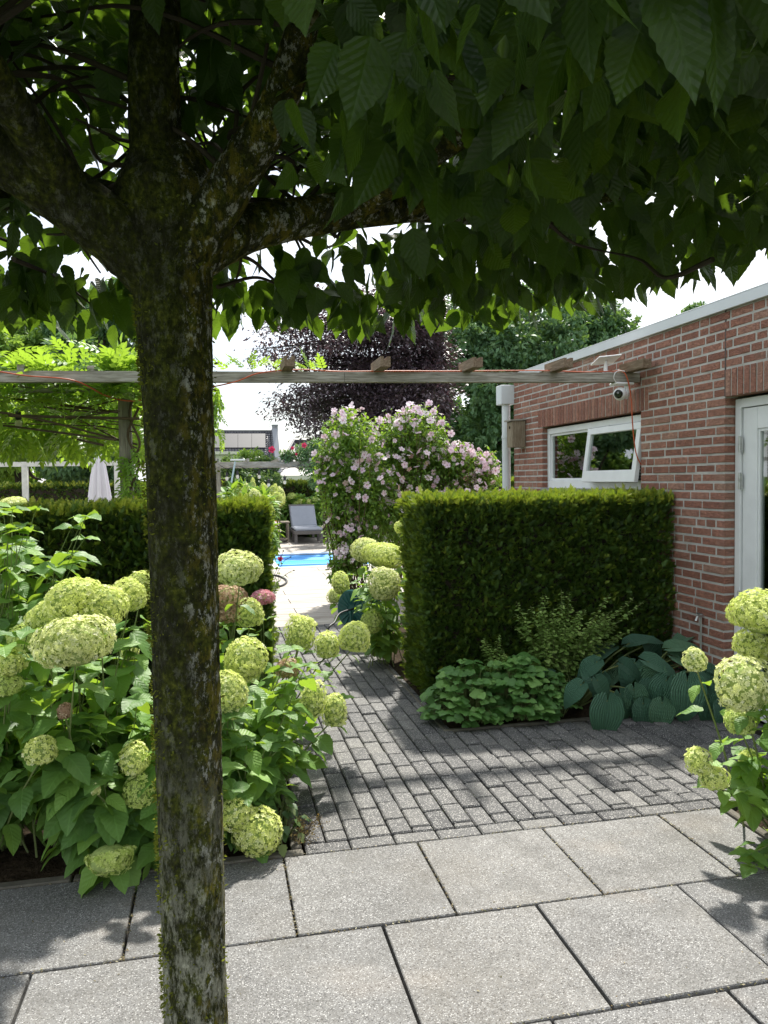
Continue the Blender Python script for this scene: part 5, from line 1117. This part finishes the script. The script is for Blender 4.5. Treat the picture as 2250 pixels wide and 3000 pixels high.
t = thing('weeping_willow', 'thin hanging green willow strands just right of the trunk', 'tree', tuple(at(455, 1040, 16)*np.array([1, 1, 0]))); L = G(); Sx = G(); b_ = at(440, 1040, 16); Sx.tube([b_*np.array([1, 1, 0]), b_*np.array([1, 1, 0])+np.array([0, 0, 2.2]), at(445, 800, 16)], [.08, .06, .03], 8)
for i in range(38):
    u = 425+rng.uniform(0, 1)**1.4*58; v0 = rng.uniform(840, 900); v1 = v0+rng.uniform(40, 105)*(1-.5*(u-425)/58); a, b = at(u-6, v0, 16), at(u+rng.normal()*3, v1, 16); P = curve([at(445, 815, 16), a, b], 22); Sx.tube(P, .004, 4); m = 34; k = rng.integers(8, 22, m); L.scatter(LF_WIS, P[k]+rng.normal(size=(m, 3))*.02, np.array([0, 0, -1.])+rvec(m)*.5, rvec(m), rng.uniform(.06, .11, m))
L.build('foliage', M_WIS, t); Sx.build('branches', TWIG, t)
# far clipped hedges
LF_H2 = LF_S
hedge('box_hedge', 'dark clipped hedge beyond the white rail at the left', -7.5, -1.0, 18.6, 19.4, at(150, 1047, 18.6)[2], ['front', 'top'], 620, .085, M_YEW, None, tpl=LF_MID, jit=.05)
hedge('beech_hedge', 'dark hedge behind the loungers below the far houses', .2, 9.5, 22.3, 23.0, at(640, 1043, 22.3)[2], ['front', 'top'], 600, .10, M_YEW, None, tpl=LF_MID, jit=.06)
crown_tree('laurel_shrub', 'rounded grey-green shrub below the distant pergola beam', (at(525, 1060, 22)[0], 22.0, 0), blobs_in(478, 585, 1005, 1050, 21.5, 22.5, 12, 24), 7000, LF_S, M_LAUR, .11, .06, cat='shrub', shell=.4)
crown_tree('garden_shrub', 'yellow-green shrub top in front of the tiled roof', (at(545, 1060, 24)[0], 24.0, 0), [blob(545, 985, 24, 30, 14), blob(525, 990, 24, 18, 8), blob(540, 1020, 24, 26, 22)], 2000, LF_S, M_GUM, .10, .05, cat='shrub', shell=.3)
crown_tree('garden_shrub', 'low bush behind the hedge near the white extension', (at(690, 1060, 25)[0], 25.0, 0), blobs_in(690, 760, 1000, 1050, 24, 26, 8, 22), 3600, LF_S, M_LAUR, .11, .06, cat='shrub', shell=.4)
# climbing rose on the far pergola
t = thing('climbing_rose', 'climbing rose with crimson flowers on the distant beam', 'rose', (at(660, 1050, 18)[0], 18, 0)); L = G(); Sx = G(); bl = np.array([blob(620, 985, 18, 16, 10), blob(655, 978, 18, 25, 16), blob(680, 965, 18, 20, 22), blob(670, 1005, 18, 30, 22), blob(685, 1040, 18, 20, 30)])
n = 2600; pk = rng.integers(0, 5, n); P = bl[pk, :3]+rvec(n)*rng.random(n)[:, None]**.5*bl[pk, 3:4]*np.array([1, 1, .9]); L.scatter(LF_MID, P, rvec(n), np.array([0, 0, 1.])+rvec(n)*.7, rng.uniform(.05, .09, n)); L.build('foliage', M_MAPLE, t)
for i in range(6): a = bl[rng.integers(0, 5), :3]; Sx.tube(curve([np.array([2.62, 18.1, 0]), np.array([2.55, 18.1, 1.7]), a+rng.normal(size=3)*.1], 8), .008, 5)
Sx.build('stem', TWIG, t)
for (u, v, s_) in ((587, 971, .075), (657, 962, .06), (632, 968, .04), (640, 981, .03)): g = G(); g.scatter(FLOWER, np.array([at(u, v, 17.8)]*2), np.array([[0, 0, 1.], [1, 0, 0]]), np.array([[-.1, -1, .3], [.3, -.6, 1]]), np.array([s_, s_*.8])); g.build('flower', P_RED, t)
crown_tree('dark_shrub', 'dark bronze-leaved shrub beside the climbing rose', (at(700, 1050, 20)[0], 20, 0), blobs_in(668, 720, 960, 1040, 19.5, 20.5, 8, 20), 3000, LF_S, M_BEECH, .09, .05, cat='shrub', shell=.3)
# hydrangeas beyond the hedge
def far_hyd(name, label, heads, base, reg, n, m_, fs, group=None, cone=False, leaf=.12):
    t = thing(name, label, 'hydrangea', (base[0], base[1], 0), group); L = G(); Sx = G()
    bl = np.array(reg); pk = rng.integers(0, len(bl), n); U = rvec(n)*rng.random(n)[:, None]**.45; P = bl[pk, :3]+U*np.stack([bl[pk, 3], bl[pk, 3], bl[pk, 4]], 1); P[:, 2] = np.maximum(P[:, 2], .05)
    L.scatter(LF_MID, P, nrm(U+rvec(n)*.6+np.array([0, 0, -.3])), nrm(np.array([0, -.2, 1.])+rvec(n)*.5), rng.uniform(.7, 1.3, n)*leaf); L.build('foliage', M_HYD, t)
    for (u, v, Y, r, rz) in heads:
        s_ = pxm(u, v, Y); c = at(u, v, Y); flower_head(t, c, r*s_, m_ if rng.random() < .6 else P_CREAM if cone else P_LIME, rz*s_, .8, fs=fs, cone=cone, flatb=.9 if cone else .62)
        Sx.tube([np.array([c[0], c[1]+.25, c[2]*.55]), c], .008, 5)
    Sx.build('stem', STEMG, t); return t
far_hyd('panicle_hydrangea', 'panicle hydrangea with cream cones behind the left yew hedge', [(552, 1075, 8, 17, 22), (530, 1068, 8.4, 16, 24), (570, 1060, 8.6, 14, 19), (590, 1062, 9, 13, 16), (605, 1068, 9.2, 13, 17), (515, 1062, 8.6, 14, 18), (560, 1095, 8, 20, 26), (578, 1100, 8, 16, 26), (545, 1052, 9, 11, 18), (572, 1130, 8, 13, 30), (585, 1085, 8.4, 14, 18), (600, 1078, 8.8, 15, 18), (535, 1090, 8, 20, 22), (574, 1165, 8, 10, 22)], (.6, 8.2), [blob(550, 1100, 8.3, 45, 40), blob(560, 1160, 8.3, 35, 60), blob(520, 1080, 8.6, 45, 30)], 1300, P_LIME, .017, None, True, .11)
hs = [(u_, v_, 21.9, a_*.8, b_*.8) for (u_, v_, a_, b_) in ((595, 1112, 9, 9), (630, 1072, 13, 10), (650, 1084, 9, 8), (667, 1085, 8, 8), (640, 1088, 9, 7), (612, 1095, 9, 8), (606, 1112, 8, 7), (636, 1106, 8, 8), (647, 1112, 6, 6), (681, 1080, 9, 9), (690, 1100, 7, 7))]
far_hyd('lime_hydrangea', 'lime-green hydrangea bush behind the grey lounger', hs[:6], (1.7, 21.6), [blob(610, 1115, 22.1, 30, 36), blob(640, 1100, 22.1, 30, 30), blob(600, 1145, 22.1, 24, 26)], 2600, P_GREEN, .03, 'lime hydrangeas beyond the pool', leaf=.16)
far_hyd('lime_hydrangea', 'lime-green hydrangea bush right of the grey lounger', hs[6:]+[(700, 1090, 21.9, 7, 7)], (2.9, 21.6), [blob(680, 1115, 22.1, 30, 36), blob(700, 1090, 22.1, 30, 30), blob(690, 1145, 22.1, 24, 26)], 2600, P_GREEN, .03, 'lime hydrangeas beyond the pool', leaf=.16)
t = thing('flower_bed_plant', 'small yellow and pink flowering plants at the pool corner', 'flowering plant', (at(590, 1150, 12)[0], 12, 0)); L = G(); bl = np.array([blob(585, 1140, 12, 13, 30), blob(592, 1160, 12, 10, 20)])
n = 900; pk = rng.integers(0, 2, n); P = bl[pk, :3]+rvec(n)*rng.random(n)[:, None]**.5*bl[pk, 3:4]*np.array([1, 1, 1.8]); L.scatter(LF_MID, P, rvec(n)+np.array([0, 0, .5]), rvec(n), rng.uniform(.03, .06, n)); L.build('foliage', M_WIS, t)
for i in range(12):
    g = G(); p = bl[rng.integers(0, 2), :3]+nrm(rng.normal(size=3)+np.array([0, -1, .5]))*.13; g.scatter(FLOWER, p[None], rvec(1), np.array([[0, -1, .3]]), np.array([.028])); g.build('flower', flat('orange petals', (.75, .35, .02), .7, .2, .1, 5, 0) if i in (0, 1, 2) else P_HIB, t)
# ============================================================ far houses
ROOF = N('dark glazed pantiles'); pp = ROOF.pos(); sx = ROOF.n('SeparateXYZ', {0: pp})
ROOF.P(color=ROOF.ramp(ROOF.noise(1.2, pp, 4), [(.3, (.055, .055, .065)), (.7, (.11, .11, .125))]), rough=.35, spec=.5); ROOF = ROOF.m
HB = flat('dark brown brick', (.12, .08, .07), .9, .2, .25, 3, .2); CREAMP = flat('cream painted wood', (.62, .62, .50), .6, .3, .05, 2, 0); DGL = flat('dark window pane', (.05, .07, .06), .1, .6, .2, 1, 0); GREYW = flat('grey render', (.26, .27, .30), .8, .2, .08, 1, 0)
def tiled_slope(g, x0, x1, y0, z0, y1, z1, dx=.3, dy=.36):
    """a pantile roof slope with rolls across and stepped courses up"""
    L_ = math.hypot(y1-y0, z1-z0); nr_ = int(L_/dy); nx_ = int((x1-x0)/dx)*4; nn = np.array([0, -(z1-z0), (y1-y0)])/L_
    xs_ = np.linspace(x0, x1, nx_+1); roll = .045*np.cos(np.arange(nx_+1)*math.pi/2)
    V = []; F = []
    for r in range(nr_):
        for e, off in ((0, .05), (1, .0)):
            t_ = (r+e)/nr_; 
            for i, x in enumerate(xs_): V.append(np.array([x, y0+(y1-y0)*t_, z0+(z1-z0)*t_])+nn*(off+roll[i]))
        b = r*2*(nx_+1)
        for i in range(nx_): F.append([b+i, b+i+1, b+nx_+2+i, b+nx_+1+i])
        if r:
            pb = b-(nx_+1)
            for i in range(nx_): F.append([pb+i, pb+i+1, b+i+1, b+i])
    g.add(V, F)
def hx(u, v, Y): return at(u, v, Y)
hs1 = thing('tiled_house', 'house with dark tiled roof, black solar panels and a tall grey chimney', 'house', (at(480, 1000, 84)[0], 84, 0))
rid = at(587, 932, 86); eav = at(587, 1032, 80); x0 = at(380, 932, 84)[0]; x1 = rid[0]
g = G(); tiled_slope(g, x0, x1, 80, eav[2], 86, rid[2]); g.box((x0, 85.9, rid[2]-.05), (x1, 86.2, rid[2]+.14)); g.add([[x0, 86.1, rid[2]], [x1, 86.1, rid[2]], [x1, 92, eav[2]], [x0, 92, eav[2]]], [[0, 1, 2, 3]]); g.build('roof', ROOF, hs1)
g = G(); g.box((x0, 80.6, 0), (x1-.05, 91.5, eav[2]-.05)); g.add([[x1-.02, 80.6, eav[2]-.1], [x1-.02, 91.5, eav[2]-.1], [x1-.02, 86, rid[2]-.1]], [[0, 1, 2]]); g.build('wall', HB, hs1)
ct = at(590, 919, 85); g = G(); g.box((x1+.0, 80.2, 0), (x1+.55, 86.6, eav[2]), r=.5); g.add([[x1+.002, 80.2, eav[2]+.002], [x1+.55, 80.2, eav[2]+.002], [x1+.55, 85.0, rid[2]+.25], [x1+.002, 85.0, rid[2]+.25], [x1+.002, 92, eav[2]+.002], [x1+.55, 92, eav[2]+.002], [x1+.55, 86.6, rid[2]+.25], [x1+.002, 86.6, rid[2]+.25]], [[0, 1, 2, 3], [4, 7, 6, 5], [3, 2, 6, 7], [0, 3, 7, 4], [1, 5, 6, 2]]); g.build('gable_wall', GREYW, hs1)
g = G(); g.box((x1+.05, 85.0, rid[2]-.5), (x1+.6, 86.4, ct[2])); g.box((x1+.0, 84.95, ct[2]+.002), (x1+.65, 86.45, ct[2]+.1)); g.build('chimney', GREYW, hs1)
def onroof(u, v, off=.12):
    uu, vv = u*2250/1659, v*2250/1659; d = FWD+RGT*(uu-1125)/F_PX-UPV*(vv-1500)/F_PX; n_ = np.array([0, -(rid[2]-eav[2]), 6.0]); n_ /= np.linalg.norm(n_); p0 = np.array([0, 80, eav[2]])+n_*off; k = ((p0-np.array([0, 0, EYE])) @ n_)/(d @ n_); return np.array([0, 0, EYE])+d*k
SOL = flat('solar glass', (.02, .022, .032), .5, .5, .1, .5, 0)
for k in range(6):
    u0 = 395+k*29.8; u1 = u0+29.2; q = [onroof(u0, 966.5, .14), onroof(u1, 966.5, .14), onroof(u1, 936.5, .14), onroof(u0, 936.5, .14)]; g = G(); q2 = [p-np.array([0, -.04, .08]) for p in q]; g.add(q+q2, [[0, 1, 2, 3], [0, 4, 5, 1], [1, 5, 6, 2], [2, 6, 7, 3], [3, 7, 4, 0]]); g.build('solar_panel', SOL, hs1)
# dormer
g = G(); Yd = 80.5; a, b = at(405, 1020, Yd), at(521, 979, Yd); dr_ = g.box((a[0], Yd, a[2]), (b[0], Yd+4, b[2])); dm = g.build('dormer', CREAMP, hs1)
g = G(); c_, d_ = at(398, 982, Yd-.3), at(524, 975, Yd-.3); g.box((c_[0], Yd-.35, c_[2]), (d_[0], Yd+4, d_[2])); g.build('cornice', CREAMP, dm)
for k in range(5):
    u0 = 418+k*20.4; p, q = at(u0, 1014, Yd), at(u0+13, 991, Yd); g = G(); g.box((p[0], Yd-.07, p[2]), (q[0], Yd-.04, q[2])); w_ = g.build('window', DGL, dm)
# second house
hs2 = thing('tiled_house', 'house with a hipped glazed tile roof right of the grey chimney', 'house', (at(680, 1000, 95)[0], 95, 0)); Y2 = 92
A = at(598, 1020, Y2); Bv = at(636, 953, Y2+5); C_ = at(760, 953, Y2+5); D_ = at(790, 1020, Y2)
g = G(); tiled_slope(g, Bv[0], C_[0], Y2, A[2], Y2+5, Bv[2]); g.add([[A[0], Y2, A[2]], [Bv[0], Y2, A[2]], [Bv[0], Y2+5, Bv[2]]], [[0, 1, 2]]); g.add([[A[0], Y2, A[2]], [Bv[0], Y2+5, Bv[2]], [A[0], Y2+10, A[2]]], [[0, 1, 2]]); g.tube([[A[0], Y2-.05, A[2]+.1], [Bv[0], Y2+4.95, Bv[2]+.15]], .16, 8); g.tube([[Bv[0], Y2+5, Bv[2]+.1], [C_[0], Y2+5, C_[2]+.1]], .16, 8); g.build('roof', ROOF, hs2)
g = G(); g.box((A[0]+.4, Y2+.5, 0), (D_[0], Y2+10, A[2]-.05)); g.build('wall', HB, hs2)
hs3 = thing('tiled_house', 'farther steep roof half hidden behind the rose of sharon', 'house', (at(700, 1000, 110)[0], 110, 0)); a, b = at(655, 968, 105), at(680, 938, 110)
g = G(); tiled_slope(g, b[0], b[0]+9, 105, a[2]-2, 110, b[2]); g.add([[a[0]-1, 105, a[2]-2], [b[0], 105, a[2]-2], [b[0], 110, b[2]]], [[0, 1, 2]]); g.build('roof', ROOF, hs3); g = G(); g.box((a[0], 105.3, 0), (b[0]+9, 114, a[2]-2.05)); g.build('wall', HB, hs3)
# white extension with flat roof and windows
ex = thing('white_extension', 'low extension with cream flat roof edge and white windows behind the hedge', 'extension', (at(660, 1050, 76)[0], 76, 0)); Ye = 76
a, b = at(604, 1060, Ye), at(700, 1029, Ye); g = G(); g.box((a[0], Ye, -.03), (b[0]+3, Ye+5, b[2]-.9)); g.build('wall', HB, ex)
g = G(); c_ = at(604, 1045, Ye)[2]; g.box((a[0]-.15, Ye-.3, c_+.35), (b[0]+3.2, Ye+5, b[2]+.1)); g.build('roof_edge', CREAMP, ex)
g = G(); g.box((a[0]-.05, Ye-.1, c_-.0), (b[0]+3.1, Ye+4.9, c_+.348)); g.build('fascia', CREAMP, ex)
for k in range(2):
    u0 = 614+k*36; p, q = at(u0, 1075, Ye), at(u0+24, 1043, Ye); g = G(); g.box((p[0], Ye-.06, p[2]), (q[0], Ye-.002, c_)); wf = g.build('window', CREAMP, ex)
    w3 = (q[0]-p[0])/3
    for i in range(3):
        for (za, zb_) in ((p[2]+.15, p[2]+(c_-p[2])*.5), (p[2]+(c_-p[2])*.56, c_-.12)): g = G(); g.box((p[0]+i*w3+.09, Ye-.075, za), (p[0]+(i+1)*w3-.09, Ye-.062, zb_)); g.build('pane', DGL, wf)
g = G(); p, q = at(640, 1032, Ye), at(652, 1008, Ye); V = [[p[0]-1.6, Ye+.5, b[2]+.12], [p[0]+2.6, Ye+.5, b[2]+.12], [p[0]+1.4, Ye+2.5, b[2]+1.5], [p[0]-.3, Ye+2.5, b[2]+1.5], [p[0]+2.6, Ye+4.5, b[2]+.12], [p[0]-1.6, Ye+4.5, b[2]+.12]]
g.add(V, [[0, 1, 2, 3], [1, 4, 2], [4, 5, 3, 2], [5, 0, 3]]); g.build('roof_lantern', ROOF, ex)
oh = thing('outbuilding', 'dark brick outbuilding wall between the shrub and the white extension', 'outbuilding', (at(590, 1050, 60)[0], 60, 0)); a, b = at(583, 1075, 60), at(603, 1022, 60); g = G(); g.box((a[0], 60, -.03), (b[0], 63, b[2])); g.build('wall', HB, oh); g = G(); g.box((a[0]-.1, 59.9, b[2]+.002), (b[0]+.05, 63.1, b[2]+.1)); g.build('roof', GREYW, oh)
g = G(); g.tube([(b[0]+.05, 59.92, 0), (b[0]+.05, 59.92, b[2]-.2)], .05, 8); g.build('drainpipe', PVC, oh)
# garden trees; the far left one, out of view, is added for window reflections
for (lab, u, Y, u0, u1, v0, v1, n, mt) in (('broad green tree added out of view at the far left for window reflections', -150, 30, -330, -60, 760, 1000, 16, M_MAPLE),
                                           ('green tree behind the far houses right of the beech', 860, 60, 820, 980, 820, 1000, 14, M_MAPLE)):
    crown_tree('garden_tree', lab, tuple(at(u, 1040, Y)*np.array([1, 1, 0])), blobs_in(u0, u1, v0, v1, Y-2, Y+3, n, 45), 14000, LF_S, mt, .3*Y/30, .3, shell=.5)

# crumbs, petals and moss lying in the joints and on the slabs near the bed
n = 2600; k = rng.random(n); L = G()
X = rng.uniform(-1.5, 2.3, n); Y = np.where(k < .5, TY0+TW*rng.integers(-1, 2, n)+rng.normal(size=n)*.004, rng.uniform(2.1, 3.26, n)); m1 = rng.random(n) < .35
X = np.where(m1 & (k < .5), TX0+TW*rng.integers(-2, 4, n)+rng.normal(size=n)*.004, X); Y = np.where(m1 & (k < .5), rng.uniform(TY0, TY0+TW, n), Y)
keep = (k < .5) | (rng.random(n) < .10+.5*np.clip((-X)/1.5, 0, 1)*np.clip((Y-2.9)/.35, 0, 1)); X, Y = X[keep], Y[keep]; n = len(X)
L.scatter(LF_S, np.stack([X, Y, np.full(n, .002)+rng.random(n)*.002], 1), rvec(n)*np.array([1, 1, .2]), np.array([0, 0, 1.])+rvec(n)*.4, rng.uniform(.004, .012, n))
tag(L.build('garden_debris', leafmat('dry crumbs', (.05, .06, .01), (.16, .11, .05), (.42, .40, .28), .1, (.3, .3, .1), .8, 0)), 'crumbs, petals and moss scattered in the slab joints', 'debris', kind='stuff')
n = 3800; X = .345+.1*rng.integers(0, 22, n)+rng.normal(size=n)*.004; Y = rng.uniform(3.36, 8.4, n); ok = (Y < 4.66) | (X < 1.38); X, Y = X[ok], Y[ok]; n = len(X)
cl = (np.sin(X*7)+np.sin(Y*5+X*3)+rng.normal(size=n)*.7) > .3; X, Y = X[cl], Y[cl]; n = len(X); L = G()
L.scatter(LF_S, np.stack([X, Y, np.full(n, -.006)], 1), rvec(n)+np.array([0, 0, .4]), rvec(n), rng.uniform(.003, .008, n)); tag(L.build('joint_moss', leafmat('joint moss', (.03, .045, .008), (.07, .10, .02), (.14, .16, .04), .1, (.3, .3, .1), .8, 0)), 'thin moss growing in the joints of the block path', 'moss', kind='stuff')
